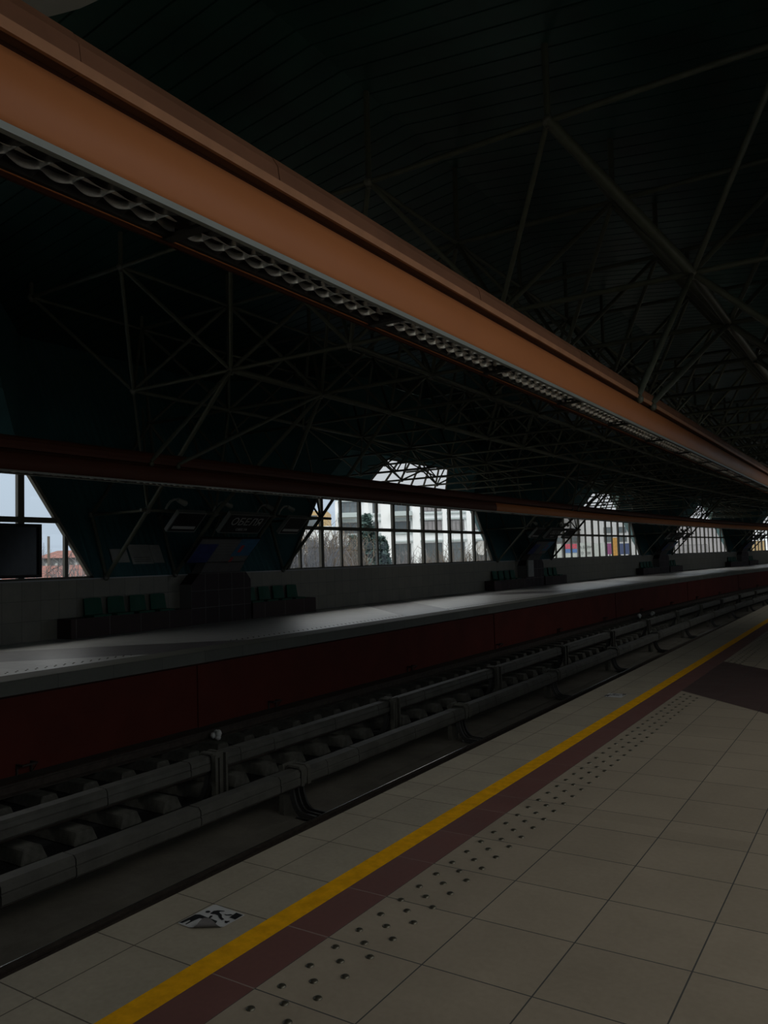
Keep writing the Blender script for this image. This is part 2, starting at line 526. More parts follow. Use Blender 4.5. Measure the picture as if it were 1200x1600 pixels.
# ------------------------------------------------------------------ third rails with covers
def rr(pts):
    return pts
CNT = ['first', 'second', 'third', 'fourth', 'fifth', 'sixth', 'seventh', 'eighth', 'ninth', 'tenth', 'eleventh', 'twelfth', 'thirteenth', 'fourteenth',
       'fifteenth', 'sixteenth', 'seventeenth', 'eighteenth', 'nineteenth', 'twentieth', 'twenty-first', 'twenty-second', 'twenty-third']
def third_rail(xc, sgn, label):
    """sgn: side of its own track (+1 = towards the camera)"""
    t = empty('third_rail', (0, 0, 0), label, 'third rail')
    prof = [(-0.095, 0.0), (-0.11, 0.02), (-0.11, 0.085), (-0.098, 0.095), (-0.105, 0.11), (-0.10, 0.155), (-0.07, 0.185),
            (0.07, 0.185), (0.10, 0.155), (0.105, 0.11), (0.098, 0.095), (0.11, 0.085), (0.11, 0.02), (0.095, 0.0)]
    cuts = []
    for k in range(-2, 22):
        yb = 7.35 + 4.2 * k
        cuts += [yb - 0.43, yb + 0.45, yb + 1.12, yb + 2.55]
    cuts = [c for c in cuts if c > 0.5]
    for a, c in zip(cuts[:-1], cuts[1:]):
        b = MB()
        dz = random.uniform(-0.004, 0.004)
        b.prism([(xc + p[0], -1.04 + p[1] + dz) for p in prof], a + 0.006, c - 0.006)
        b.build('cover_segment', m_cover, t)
    b = MB()
    b.box(xc - 0.035, xc + 0.035, 0.5, cuts[-1], -1.075, -1.03)
    b.build('conductor_bar', m_railside, t)
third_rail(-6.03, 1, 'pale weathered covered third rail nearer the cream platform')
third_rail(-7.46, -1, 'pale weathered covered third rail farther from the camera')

def bracket(xc, sg, floor_z, label, group):
    t = empty('rail_bracket', (xc, 0, floor_z), label, 'bracket', group)
    h = -0.83 - floor_z
    # yoke over the cover
    b = MB()
    for ya in (-0.085, 0.03):
        b.prism([(-0.125, h - 0.21), (-0.125, h - 0.03), (-0.085, h + 0.012), (0.085, h + 0.012), (0.125, h - 0.03), (0.125, h - 0.21),
                 (0.112, h - 0.21), (0.112, h - 0.04), (0.075, h - 0.012), (-0.075, h - 0.012), (-0.112, h - 0.04), (-0.112, h - 0.21)][::-1], ya, ya + 0.06)
    b.prism([(-0.118, h - 0.12), (-0.118, h - 0.034), (-0.08, h + 0.002), (0.08, h + 0.002), (0.118, h - 0.034), (0.118, h - 0.12),
             (0.112, h - 0.12), (0.112, h - 0.04), (0.075, h - 0.008), (-0.075, h - 0.008), (-0.112, h - 0.04), (-0.112, h - 0.12)][::-1], -0.03, 0.035)
    b.build('yoke', m_bracket, t)
    # channel post on the middle side of the pit
    b = MB()
    xs = -sg
    def bx(x0, x1, *a):
        b.box(min(x0, x1), max(x0, x1), *a)
    bx(xs * 0.128, xs * 0.15, -0.11, 0.11, 0.0, h + 0.02)
    bx(xs * 0.15, xs * 0.20, -0.11, -0.075, 0.0, h + 0.0)
    bx(xs * 0.15, xs * 0.20, 0.075, 0.11, 0.0, h + 0.0)
    bx(xs * 0.15, xs * 0.18, -0.015, 0.015, 0.0, h - 0.05)
    b.build('post', m_bracket, t)
    # curved ribs of the foot sweep out below towards the own track
    pts = []
    for i in range(9):
        a = i / 8
        ang = a * PI / 2
        pts.append((0.0 + 0.20 * (1 - math.cos(ang)) * sg * 0.9 - 0.03 * sg, (h - 0.22) * (1 - math.sin(ang)) + 0.03))
    pts.append((sg * 0.33, 0.02))
    for ya, th in ((-0.10, 0.03), (-0.01, 0.02), (0.08, 0.03)):
        b = MB()
        for i in range(len(pts) - 1):
            p, q = Vector((pts[i][0], 0, pts[i][1])), Vector((pts[i + 1][0], 0, pts[i + 1][1]))
            d = (q - p).normalized()
            nn = Vector((-d.z, 0, d.x)) * 0.032
            vs = []
            for c in (p, q):
                for sx in (1, -1):
                    for yy in (ya, ya + th):
                        vs.append(c + nn * sx + Vector((0, yy, 0)))
            b.add(vs, [(0, 1, 5, 4), (2, 6, 7, 3), (0, 4, 6, 2), (1, 3, 7, 5), (0, 2, 3, 1), (4, 5, 7, 6)])
        b.build('foot_rib', m_foot, t)
    b = MB()
    b.box(min(-xs * 0.05, -xs * 0.33), max(-xs * 0.05, -xs * 0.33), -0.11, 0.12, 0.0, 0.012)
    b.build('base_plate', m_foot, t)
    return t
for xc, sg, fz, txt in ((-6.03, 1, -1.40, 'near'), (-7.46, -1, -1.45, 'far')):
    lab = ('curved-foot bracket of the nearer third rail cover' if sg > 0 else
           'upright channel bracket of the farther third rail cover')
    p0 = bracket(xc, sg, fz, lab, 'brackets of the nearer third rail' if sg > 0 else 'brackets of the farther third rail')
    p0.location = (xc, 7.35, fz)
    for k in range(-1, 21):
        if k == 0:
            continue
        c = copy_tree(p0)
        c.location = (xc, 7.35 + 4.2 * k, fz)
        c['label'] = CNT[k + 1] + ' ' + lab + ', counted from the camera'
    p0['label'] = CNT[1] + ' ' + lab + ', counted from the camera'

# small frame brackets on the ledge of the red wall
fb = empty('cable_bracket', (-10.46, 6.7, -1.30), 'small dark square cable bracket at the foot of the dark red wall', 'bracket', 'cable brackets along the red pit wall')
b = MB()
for y in (-0.11, 0.11):
    b.box(0.0, 0.16, y - 0.012, y + 0.012, 0.13, 0.155)
    b.box(0.0, 0.025, y - 0.012, y + 0.012, 0.0, 0.155)
b.box(0.135, 0.16, -0.11, 0.11, 0.13, 0.155)
b.build('frame', m_railside, fb)
b = MB(); b.tube((0.02, 0.11, 0.0), (0.14, 0.11, 0.13), 0.008); b.build('strut', m_railside, fb)
for k in range(1, 17):
    c = copy_tree(fb)
    c.location = (-10.46, 6.7 + 5.3 * k, -1.30)
    c['label'] = CNT[k] + ' small dark square cable bracket on the red pit wall, counted from the camera'
fb['label'] = 'first small dark square cable bracket on the red pit wall, counted from the camera'
b = MB()
for i in range(7):
    b.ball((random.uniform(-.05, .05), random.uniform(-.09, .09), 0.04 + random.uniform(0, .09)), random.uniform(.035, .055), 0, 6, 4)
o = b.build('crumpled_paper', m_white)
o.location = (-9.40, 9.42, -1.302)
tag(o, 'crumpled white paper lying by the rail in front of the dark red wall', 'litter')
for i, (x, y, l) in enumerate([(-9.40, 34.75, 'small white scrap in the far track bed, left one of two'), (-9.40, 36.6, 'small white scrap in the far track bed, right one of two')]):
    b = MB()
    for q in range(4):
        b.ball((random.uniform(-.05, .05), random.uniform(-.08, .08), 0.05 + random.uniform(0, .1)), random.uniform(.05, .08), 0, 6, 4)
    o = b.build('litter_scrap', m_white)
    o.location = (x, y, -1.312)
    tag(o, l, 'litter')

# ------------------------------------------------------------------ walls
SILL = 1.33
def bay_windows(yc):
    return yc - 7.45, yc + 7.45          # bottom corners of a window centred at yc
WIN_C = [4.45 + PERIOD * k for k in range(-1, 6)]
ZT = 4.0
SL = 0.68
wn = 0
def side(xw, sg, name):
    """sg=+1: the wall faces +X (far wall); mirrored for the unseen near wall, its windows enlarged to light the floor"""
    global wn
    SILL, ZT, up_ = (1.33, 4.0, 0.0) if sg > 0 else (0.5, 5.1, 1.1)  # unseen near wall: larger openings added to brighten the near platform
    def X(dx):
        return xw + sg * dx
    b = MB()
    a, c = X(-0.2), X(0.0)
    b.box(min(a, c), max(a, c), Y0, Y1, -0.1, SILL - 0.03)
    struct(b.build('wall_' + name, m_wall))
    b = MB()
    b.box(min(X(-0.25), X(0.03)), max(X(-0.25), X(0.03)), Y0, Y1, SILL - 0.03, SILL)
    struct(b.build('trim_12' if sg > 0 else 'trim_13', m_sill))
    b = MB()          # cladding
    def face(pts):
        b.add(pts, [tuple(range(len(pts)))])
    TOPX, TOPZ = -2.9, 7.72
    for i, yc in enumerate(WIN_C):
        y0, y1 = bay_windows(yc)
        e0, e1 = y0 + SL * (ZT - SILL), y1 - SL * (ZT - SILL)
        s0, s1 = yc - 3.05, yc + 3.05
        t0, t1 = yc - 2.35, yc + 2.35
        # header and skylight surround
        face([(X(0), e0, ZT), (X(0), e1, ZT), (X(0.05), s1, 4.2 + up_), (X(0.05), s0, 4.2 + up_)])
        face([(X(0), e0, ZT), (X(0.05), s0, 4.2 + up_), (X(0.6), t0, 5.22 + up_), (X(0.7), yc - 4.8, 5.3 + up_)])
        face([(X(0), e1, ZT), (X(0.7), yc + 4.8, 5.3 + up_), (X(0.6), t1, 5.22 + up_), (X(0.05), s1, 4.2 + up_)])
        face([(X(0.6), t0, 5.22 + up_), (X(0.6), t1, 5.22 + up_), (X(0.7), yc + 4.8, 5.3 + up_), (X(0.7), yc - 4.8, 5.3 + up_)])
        face([(X(0.7), yc - 4.8, 5.3 + up_), (X(0.7), yc + 4.8, 5.3 + up_), (X(0.3), yc + 4.4, 8.06), (X(0.3), yc - 4.4, 8.06)])
        # cheeks up to the pier cladding
        for s, ya, ea, ya4 in ((-1, y0, e0, yc - 4.8), (1, y1, e1, yc + 4.8)):
            T = (X(TOPX), ya, TOPZ)
            face([(X(0), ya, SILL), (X(0), ea, ZT), T])
            face([(X(0), ea, ZT), (X(0.7), ya4, 5.3 + up_), T])
            face([(X(0.7), ya4, 5.3 + up_), (X(0.3), yc + s * 4.4, 8.06), T])
        # pier cladding (corrugated, leaning out)
        p0, p1 = y1, y0 + PERIOD
        n = 34
        vs = []
        for k in range(n * 4 + 1):
            yy = p0 + (p1 - p0) * k / (n * 4)
            off = (0, 0, 0.03, 0.03)[k % 4] if 0 < k < n * 4 else 0
            vs.append((X(0 - off), yy, SILL))
            vs.append((X(TOPX - off), yy, TOPZ))
        b.add(vs, [(2 * k, 2 * k + 2, 2 * k + 3, 2 * k + 1) for k in range(n * 4)])
    struct(b.build('trim_14' if sg > 0 else 'trim_15', m_clad))
    # windows
    for yc in WIN_C:
        y0, y1 = bay_windows(yc)
        wn += 1
        wo = bpy.data.objects.new('window_%d' % wn, None)
        COL.objects.link(wo)
        struct(wo)
        def ztop(y):
            return min(ZT, SILL + (y - y0) / SL, SILL + (y1 - y) / SL)
        b = MB()
        for k in range(-6, 7):
            y = yc + 1.125 * k
            h = ztop(y)
            if h - SILL < 0.05:
                continue
            ww = 0.075 if k % 2 else 0.045
            xa, xb = X(-0.06), X(0.04 if k % 2 else 0.02)
            b.box(min(xa, xb), max(xa, xb), y - ww, y + ww, SILL, h)
        za = 2.66
        dy = SL * (za - SILL)
        b.box(min(X(-0.06), X(0.035)), max(X(-0.06), X(0.035)), y0 + dy - 0.03, y1 - dy + 0.03, za - 0.06, za + 0.06)
        b.box(min(X(-0.06), X(0.05)), max(X(-0.06), X(0.05)), y0, y1, SILL, SILL + 0.05)
        b.box(min(X(-0.06), X(0.05)), max(X(-0.06), X(0.05)), y0 + SL * (ZT - SILL), y1 - SL * (ZT - SILL), ZT - 0.08, ZT)
        for s, ya in ((1, y0), (-1, y1)):
            for q in (0,):
                yt = ya + s * SL * (ZT - SILL)
                vs = []
                for (yy, zz) in ((ya, SILL), (yt, ZT)):
                    for dx in (-0.06, 0.05):
                        for dd in (-0.02, 0.07):
                            vs.append((X(dx), yy + s * dd, zz))
                b.add(vs, [(0, 1, 5, 4), (1, 3, 7, 5), (3, 2, 6, 7), (2, 0, 4, 6)])
        b.build('window_frame', m_mull, wo)
        b = MB()
        e0, e1 = y0 + SL * (ZT - SILL), y1 - SL * (ZT - SILL)
        b.add([(X(-0.02), y0, SILL), (X(-0.02), y1, SILL), (X(-0.02), e1, ZT), (X(-0.02), e0, ZT)], [(0, 1, 2, 3)])
        b.build('window_glass', m_glass, wo)
        # sloped skylight above
        wn += 1
        so = bpy.data.objects.new('window_%d' % wn, None)
        COL.objects.link(so)
        struct(so)
        b = MB()
        for k in range(-3, 4):
            b.tube((X(0.05), yc + 1.0 * k, 4.2 + up_), (X(0.6), yc + 0.77 * k, 5.22 + up_), 0.04, 4)
        b.tube((X(0.05), yc - 3.05, 4.2 + up_), (X(0.05), yc + 3.05, 4.2 + up_), 0.04, 4)
        b.tube((X(0.6), yc - 2.35, 5.22 + up_), (X(0.6), yc + 2.35, 5.22 + up_), 0.04, 4)
        b.build('skylight_bars', m_mull, so)
        b = MB()
        b.add([(X(0.04), yc - 3.05, 4.2 + up_), (X(0.04), yc + 3.05, 4.2 + up_), (X(0.59), yc + 2.35, 5.22 + up_), (X(0.59), yc - 2.35, 5.22 + up_)], [(0, 1, 2, 3)])
        b.build('skylight_glass', m_skyglass, so)
side(WALL_F, 1, 'left')
side(WALL_N, -1, 'right')
for yy, nm in ((Y0 - 0.2, 'back'), (Y1, 'front')):
    slab('wall_' + nm, -19.5, 6.0, yy, yy + 0.2, -1.6, 9.4, m_clad)

# roof deck: shallow gable, corrugations running across the hall
def deck(x):
    return 9.2 - 0.13 * abs(x - XC)
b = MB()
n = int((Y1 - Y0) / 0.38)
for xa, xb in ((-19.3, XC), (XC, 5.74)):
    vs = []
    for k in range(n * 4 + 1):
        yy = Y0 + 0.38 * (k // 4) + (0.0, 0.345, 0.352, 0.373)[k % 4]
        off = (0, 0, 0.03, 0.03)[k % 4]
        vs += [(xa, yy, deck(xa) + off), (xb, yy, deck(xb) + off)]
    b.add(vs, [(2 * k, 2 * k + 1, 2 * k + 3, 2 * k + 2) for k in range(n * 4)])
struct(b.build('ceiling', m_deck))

# ------------------------------------------------------------------ space frame
sf = empty('space_frame', (XC, 12, 5.6), 'double-layer steel tube space frame carrying the dark roof', 'roof frame')
sf.location = (0, 0, 0)
MX = 3.05
TZ, BZ = 7.68, 5.60
def top(i, j):
    return Vector((XC + MX * i, 10.4 + 3.1 * j, TZ))
def bot(i, j):
    return Vector((XC + MX * (i + 0.5), 11.95 + 3.1 * j, BZ))
def top(i, j):
    return Vector((XC + MX * i, 10.4 + 3.1 * j, TZ))
def bot(i, j):
    return Vector((XC + MX * (i + 0.5), 11.95 + 3.1 * j, BZ))
J0, J1 = 0, 32
def in_pier(y):
    return (y - 12.0) % PERIOD < 6.9
TI = range(-3, 4)
def BI(j):
    return range(-4, 4) if in_pier(11.95 + 3.1 * j) else range(-3, 3)
def view_key(p):
    d = p - EYE
    z = d.dot(fw)
    if z <= 0.5:
        return 1e9
    u, v = F_PX * d.dot(r2) / z, F_PX * d.dot(u2) / z
    out = max(0, abs(u) - 620) + max(0, abs(v) - 820)
    return d.length + out * 0.1
for j in range(J0, J1):
    b = MB(); b.tube(top(-3, j), top(3, j), 0.045, 8); b.build('top_cross_chord', m_tube, sf)
    b = MB(); b.tube(bot(BI(j)[0], j), bot(BI(j)[-1], j), 0.045, 8); b.build('bottom_cross_chord', m_tube, sf)
def long_tube(p, q, r, name):
    b = MB()
    n = 8
    for k in range(n):
        b.tube(p.lerp(q, k / n), p.lerp(q, (k + 1) / n), r, 8, caps=False)
    b.build(name, m_tube, sf)
for i in TI:
    long_tube(top(i, J0), top(i, J1 - 1), 0.04, 'top_long_chord')
for i in range(-3, 3):
    long_tube(bot(i, J0), bot(i, J1 - 1), 0.075 if i in (1, -2) else 0.05, 'bottom_long_chord')
def split_parts(items, name, m, geo):
    items.sort(key=lambda it: it[0])
    for it in items[:100]:
        b = MB(); geo(b, it, 8); b.build(name, m, sf)
    b = MB()
    for it in items[100:]:
        geo(b, it, 5)
    tag(b.build(name, m, sf), kind='stuff')
webs, nodes, posts = [], [], []
for j in range(J0, J1):
    for i in BI(j):
        p = bot(i, j)
        nodes.append((view_key(p), p))
        for di in (0, 1):
            for dj in (0, 1):
                if (i + di) in TI and J0 <= j + dj < J1:
                    q = top(i + di, j + dj)
                    webs.append((view_key((p + q) / 2), p, q))
    for i in TI:
        p = top(i, j)
        nodes.append((view_key(p), p))
        posts.append((view_key(p), p, Vector((p.x, p.y, deck(p.x)))))
split_parts(webs, 'diagonal_brace', m_tube, lambda b, it, n: b.tube(it[1], it[2], 0.085 if (abs(it[1].x + 2.2) < 0.1 and it[2].x < it[1].x and it[2].y < it[1].y) else 0.042, n))
split_parts(posts, 'roof_post', m_tube, lambda b, it, n: b.tube(it[1], it[2], 0.05, n))
def node_geo(b, it, n):
    b.ball(it[1], 0.085, 0, 8, 5)
    b.tube(it[1] - Vector((0, 0, 0.11)), it[1], 0.04, 8)
split_parts(nodes, 'ball_joint', m_joint, node_geo)

# light lattice in front of every skylight of the far wall
for k in range(4):
    yc = 26.45 + PERIOD * k
    t = empty('skylight_truss', (0, 0, 0), 'thin tube truss crossing in front of the %s skylight beyond the first pier' % ORD[k], 'truss', 'trusses before the skylights')
    An = [Vector((-14.6, yc - 6.15 + 2.6 * q, 4.85)) for q in range(5)]
    Bn = [Vector((-14.6, yc - 5.05 + 2.6 * q, 4.39)) for q in range(5)]
    b = MB()
    for p in An + Bn:
        b.tube((-15.3 if p.z > 4.6 else -15.7, p.y, p.z), (-11.8, p.y, p.z), 0.035, 6)
    b.build('cross_tube', m_tube, t)
    b = MB()
    for q in range(5):
        b.tube(An[q], Bn[q], 0.03, 6)
        if q < 4:
            b.tube(Bn[q], An[q + 1], 0.03, 6)
        for p in (An[q], Bn[q]):
            j = (p.y - 11.95) / 3.1
            for jj in (math.floor(j), math.floor(j) + 1):
                b.tube(p, bot(-3, jj), 0.028, 6)
                b.tube(p + Vector((1.4, 0, 0)), bot(-3, jj), 0.025, 6)
    b.build('diagonal', m_tube, t)
    for p in An + Bn:
        b = MB(); b.ball(p, 0.075); b.build('ball_joint', m_joint, t)

# ------------------------------------------------------------------ legs of the roof at every pier
def near_bot(i, y):
    j = max(0, round((y - 11.95) / 3.1))
    if i in (-4, 3):
        while not in_pier(11.95 + 3.1 * j):
            j += 1 if not in_pier(11.95 + 3.1 * (j - 1)) else -1
    return bot(i, j)
def roof_leg(sg, xw, yb, label, group):
    t = empty('roof_leg', (0, 0, 0), label, 'roof support', group)
    def X(dx):
        return xw + sg * dx
    A = Vector((X(0.12), yb, SILL))
    iin = -2 if sg > 0 else 1
    iout = -4 if sg > 0 else 3
    N1 = Vector((X(1.60), yb, 2.85))
    O1 = Vector((X(-0.40), yb, 2.85))
    P = near_bot(iin, yb)
    Q = near_bot(iout, yb)
    Rr = near_bot(iin - 1 if sg > 0 else iin + 1, yb)
    b = MB(); b.tube(A, N1, 0.05, 8); b.tube(N1, P, 0.05, 8); b.build('inner_strut', m_tube, t)
    b = MB(); b.tube(A, O1, 0.045, 8); b.tube(O1, Q, 0.045, 8); b.build('outer_strut', m_tube, t)
    b = MB(); b.tube(O1, N1, 0.038, 8); b.build('tie', m_tube, t)
    b = MB(); b.tube(N1, Rr, 0.03, 6); b.tube(N1, Rr + Vector((0, 0, 0)) + (Q - Rr) * 0.5, 0.03, 6); b.build('brace', m_tube, t)
    for q_, rad_ in ((A, 0.075), (N1, 0.085), (O1, 0.08)):
        b = MB(); b.ball(q_, rad_); b.build('ball_joint', m_joint, t)
for s_, (sg, xw) in enumerate(((1, WALL_F), (-1, WALL_N))):
    for k in range(-1, 5):
        yc = 15.45 + PERIOD * k
        for q, off in enumerate((-3.25, -1.1, 1.1, 3.25)):
            if sg > 0:
                if k < 0:
                    continue
                pos = ['left edge', 'left of centre', 'right of centre', 'right edge'][q]
                lab = 'grey-green tube strut at the %s of the %s clad far pier' % (pos, ORD[k])
            else:
                if k < 0 or k > 1:
                    continue
                lab = 'tube strut of the %s pier on the camera side, %s of four' % (ORD[k], ['one', 'two', 'three', 'four'][q])
            roof_leg(sg, xw, yc + off, lab, 'roof supports')

# ------------------------------------------------------------------ beams over the platform edges
def beam(xb, sg, label, split=None):
    """xb: the outer bottom corner seen from the camera side is xb + 0 (near) ; sg=+1 near beam"""
    t = empty('lighting_beam', (xb, 0, 3.04), label, 'lighting beam')
    L0, L1 = -3.0, 110.0
    W = 0.30
    h = W / 2
    def shell(s):                  # lower side panel, gently bulged
        pts = []
        for i in range(9):
            a = i / 8
            pts.append((s * (h - 0.02 + 0.045 * math.sin(a * PI * 0.9 + 0.25)), 0.0 + 0.285 * a))
        return pts
    for s in (1, -1):
        pts = shell(s)
        inner = [(p[0] - s * 0.012, p[1]) for p in pts]
        b = MB()
        P_ = (pts + inner[::-1]) if s > 0 else (pts + inner[::-1])[::-1]
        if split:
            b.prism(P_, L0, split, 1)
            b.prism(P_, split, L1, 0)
        else:
            b.prism(P_, L0, L1)
        b.sm = [len(f) == 4 for f in b.f]
        b.build('side_panel', [m_orange, m_maroon], t)
    b = MB()
    b.prism([(-0.09, 0.06), (0.09, 0.06), (0.09, 0.36), (-0.09, 0.36)], L0, L1)
    b.build('core', m_inner, t)
    b = MB()                        # rounded upper cover with lap seams
    for k in range(int((L1 - L0) / 1.12)):
        ya = L0 + 0.29 + 1.12 * k
        yb_ = ya + 1.116
        r = 0.0015 if k % 2 else 0.0
        prof = [(h + 0.0, 0.335), (h + 0.0, 0.372)]
        for i in range(9):
            a = i / 8 * PI
            prof.append(((h + r) * math.cos(a), 0.378 + (0.175 + r) * math.sin(a) ** 0.9))
        prof += [(-h, 0.372), (-h, 0.335)]
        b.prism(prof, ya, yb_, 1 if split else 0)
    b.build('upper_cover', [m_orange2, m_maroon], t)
    for s in (1, -1):
        b = MB()
        x0, x1 = sorted((s * (h - 0.01), s * (h + 0.007)))
        b.box(x0, x1, L0, L1, 0.330, 0.374)
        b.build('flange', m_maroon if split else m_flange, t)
    for s, m_, wd in ((1, m_grey, 0.028), (-1, m_inner, 0.016)):
        b = MB()
        x0, x1 = sorted((s * (h + 0.006 - wd), s * (h + 0.006)))
        b.box(x0, x1, L0, L1, -0.018, 0.01)
        b.build('bottom_trim', m_ if sg > 0 or s > 0 else m_grey, t)
        b = MB()
        x0, x1 = sorted((s * (h - 0.046), s * (h - 0.024)))
        b.box(x0, x1, L0, L1, 0.0, 0.062)
        b.build('trough_wall', m_tray, t)
    # luminaires
    pitch = 1.66
    fx = None
    n0 = -1
    for k in range(n0, 60):
        y = 2.42 + pitch * k
        if y < L0 or y + pitch > L1:
            continue
        if fx is None:
            b = MB()
            b.box(-0.12, 0.12, 0, pitch, 0.052, 0.058)
            b.box(-0.126, 0.126, -0.028, 0.028, -0.012, 0.004, 1)
            fx = b.build('luminaire', [m_tray, m_foot], t)
            fx.location = (0, y, 0)
            for s in (1, -1):
                b = MB()
                nn = 96
                rows = 5
                vs = []
                cell = pitch / 12
                for a in range(nn + 1):
                    yy = 0.03 + (pitch - 0.06) * a / nn
                    ph = abs(math.sin(PI * yy / cell))
                    for c in range(rows):
                        zc = c / (rows - 1)
                        dep = 0.022 * ph * (1 - zc)
                        vs.append((s * (0.040 + 0.009 * ph - 0.003 * zc), yy, 0.018 * (1 - ph) + 0.034 * zc - 0.004))
                b.add(vs, [(a * rows + c, (a + 1) * rows + c, (a + 1) * rows + c + 1, a * rows + c + 1) for a in range(nn) for c in range(rows - 1)], 0, True)
                b.build('reflector', m_alu, fx)
            b = MB()
            for a in range(1, 12):
                yy = cell * a
                for s in (1, -1):
                    vs = []
                    for c in range(6):
                        u = c / 5
                        x = -0.1 + 0.2 * u
                        zb = -0.002 + 0.018 * (1 - (2 * u - 1) ** 2)
                        vs += [(x, yy + s * 0.012 * (1), 0.045), (x, yy + s * 0.001, zb)]
                    b.add(vs, [(2 * c, 2 * c + 2, 2 * c + 3, 2 * c + 1) for c in range(5)], 0, True)
            b.build('louvre', m_alu, fx)
            b = MB(); b.tube((0, 0.06, 0.036), (0, pitch - 0.06, 0.036), 0.013, 8); b.build('lamp_tube', m_tubew, fx)
        else:
            c = fx.copy(); COL.objects.link(c); c.location = (0, y, 0)
            for ch in fx.children:
                d = ch.copy(); COL.objects.link(d); d.parent = c
    # hangers from the space frame
    return t
XB = -2.40 - 0.15
bn = beam(XB, 1, 'long orange lighting beam running above the near platform edge')
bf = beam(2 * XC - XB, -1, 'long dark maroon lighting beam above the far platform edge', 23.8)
for side_i, (ib, xb) in enumerate(((1, XB), (-2, 2 * XC - XB))):
    for k in range(0, 5):
        for q in range(2):
            P = bot(ib, 7 * k + q)
            yy = 9.38 + 0.62 * q + 21.7 * k
            t = MB()
            t.tube(P, (xb + 0.14, yy, 3.40), 0.04, 8)
            t.ball(Vector((xb + 0.16, yy, 3.36)), 0.05)
            o = t.build('beam_hanger', m_tube)
            tag(o, ('%s slanting tube hanger of the %s lighting beam, counting away from the camera'
                    % (['first', 'second', 'third', 'fourth', 'fifth', 'sixth', 'seventh', 'eighth', 'ninth', 'tenth'][2 * k + q], 'near' if side_i == 0 else 'far')),
                'beam hanger', 'hangers of the lighting beams')

# pale sheet hanging under the roof, upper left corner
b = MB()
nx, ny = 10, 10
vs = []
for i in range(nx + 1):
    for j in range(ny + 1):
        u, v = i / nx, j / ny
        x = -7.9 + 2.75 * u
        y = 2.6 + 1.5 * v - 0.12 * math.sin(u * 5.0) * v
        vs.append((x, y, 6.48 + 0.05 * math.sin(u * 9) * math.cos(v * 4)))
fs = [(i * (ny + 1) + j, (i + 1) * (ny + 1) + j, (i + 1) * (ny + 1) + j + 1, i * (ny + 1) + j + 1) for i in range(nx) for j in range(ny)]
b.add(vs, fs, 0, True)
k = len(b.v)
b.add([(v[0], v[1], v[2] + 0.03) for v in vs], [f[::-1] for f in fs], 0, True)
o = b.build('hanging_sheet', m_sheet)
tag(o, 'pale grey sheet under the roof above the orange beam', 'sheet')

# ------------------------------------------------------------------ benches, piers, seats
def text_mesh(name, s, size, m, parent, loc, basis, extrude=0.004, shear=0.0, align='CENTER'):
    c = bpy.data.curves.new(name, 'FONT')
    c.body = s
    c.size = size
    c.extrude = extrude
    c.shear = shear
    c.align_x = align
    c.align_y = 'CENTER'
    tmp = bpy.data.objects.new(name + '_tmp', c)
    COL.objects.link(tmp)
    bpy.context.view_layer.update()
    me = bpy.data.meshes.new_from_object(tmp.evaluated_get(bpy.context.evaluated_depsgraph_get()))
    bpy.data.objects.remove(tmp)
    me.name = name
    me.materials.clear()
    me.materials.append(m)
    o = bpy.data.objects.new(name, me)
    COL.objects.link(o)
    x, y, z = (Vector(q).normalized() for q in basis)
    mm = Matrix.Identity(4)
    for i in range(3):
        mm[i][0], mm[i][1], mm[i][2], mm[i][3] = x[i], y[i], z[i], loc[i]
    o.matrix_world = mm
    if parent:
        o.parent = parent
    return o

SLOPE = Vector((1, 0, 0.97)).normalized()       # the plane of the inner struts, going up
NRM = Vector((0.97, 0, -1)).normalized()         # its face towards the track, looking down

seat0 = None
def make_seat():
    t = empty('seat', (0, 0, 0), 'seat', 'seat')
    b = MB()
    b.bbox(0.05, 0.46, -0.25, 0.25, 0.0, 0.045, 0.015)
    b.build('seat_shell', m_green, t)
    b = MB()
    vs = []
    for i in range(7):
        for j in range(7):
            u, v = i / 6 * 2 - 1, j / 6
            x = 0.10 - 0.06 * v + 0.035 * u * u
            vs.append((x, 0.245 * u * (1 - 0.05 * v), 0.03 + 0.40 * v - 0.012 * (abs(u) ** 4) * v))
    fr = [(i * 7 + j, (i + 1) * 7 + j, (i + 1) * 7 + j + 1, i * 7 + j + 1) for i in range(6) for j in range(6)]
    b.add(vs, fr, 0, True)
    b.add([(v[0] - 0.02, v[1], v[2]) for v in vs], [f[::-1] for f in fr], 0, True)
    per = [i * 7 for i in range(7)] + [42 + j for j in range(1, 7)] + [i * 7 + 6 for i in range(5, -1, -1)] + [j for j in range(5, 0, -1)]
    allv = vs + [(v[0] - 0.02, v[1], v[2]) for v in vs]
    b.add(allv, [(per[a], per[(a + 1) % len(per)], per[(a + 1) % len(per)] + 49, per[a] + 49) for a in range(len(per))])
    b.build('backrest', m_green, t)
    return t
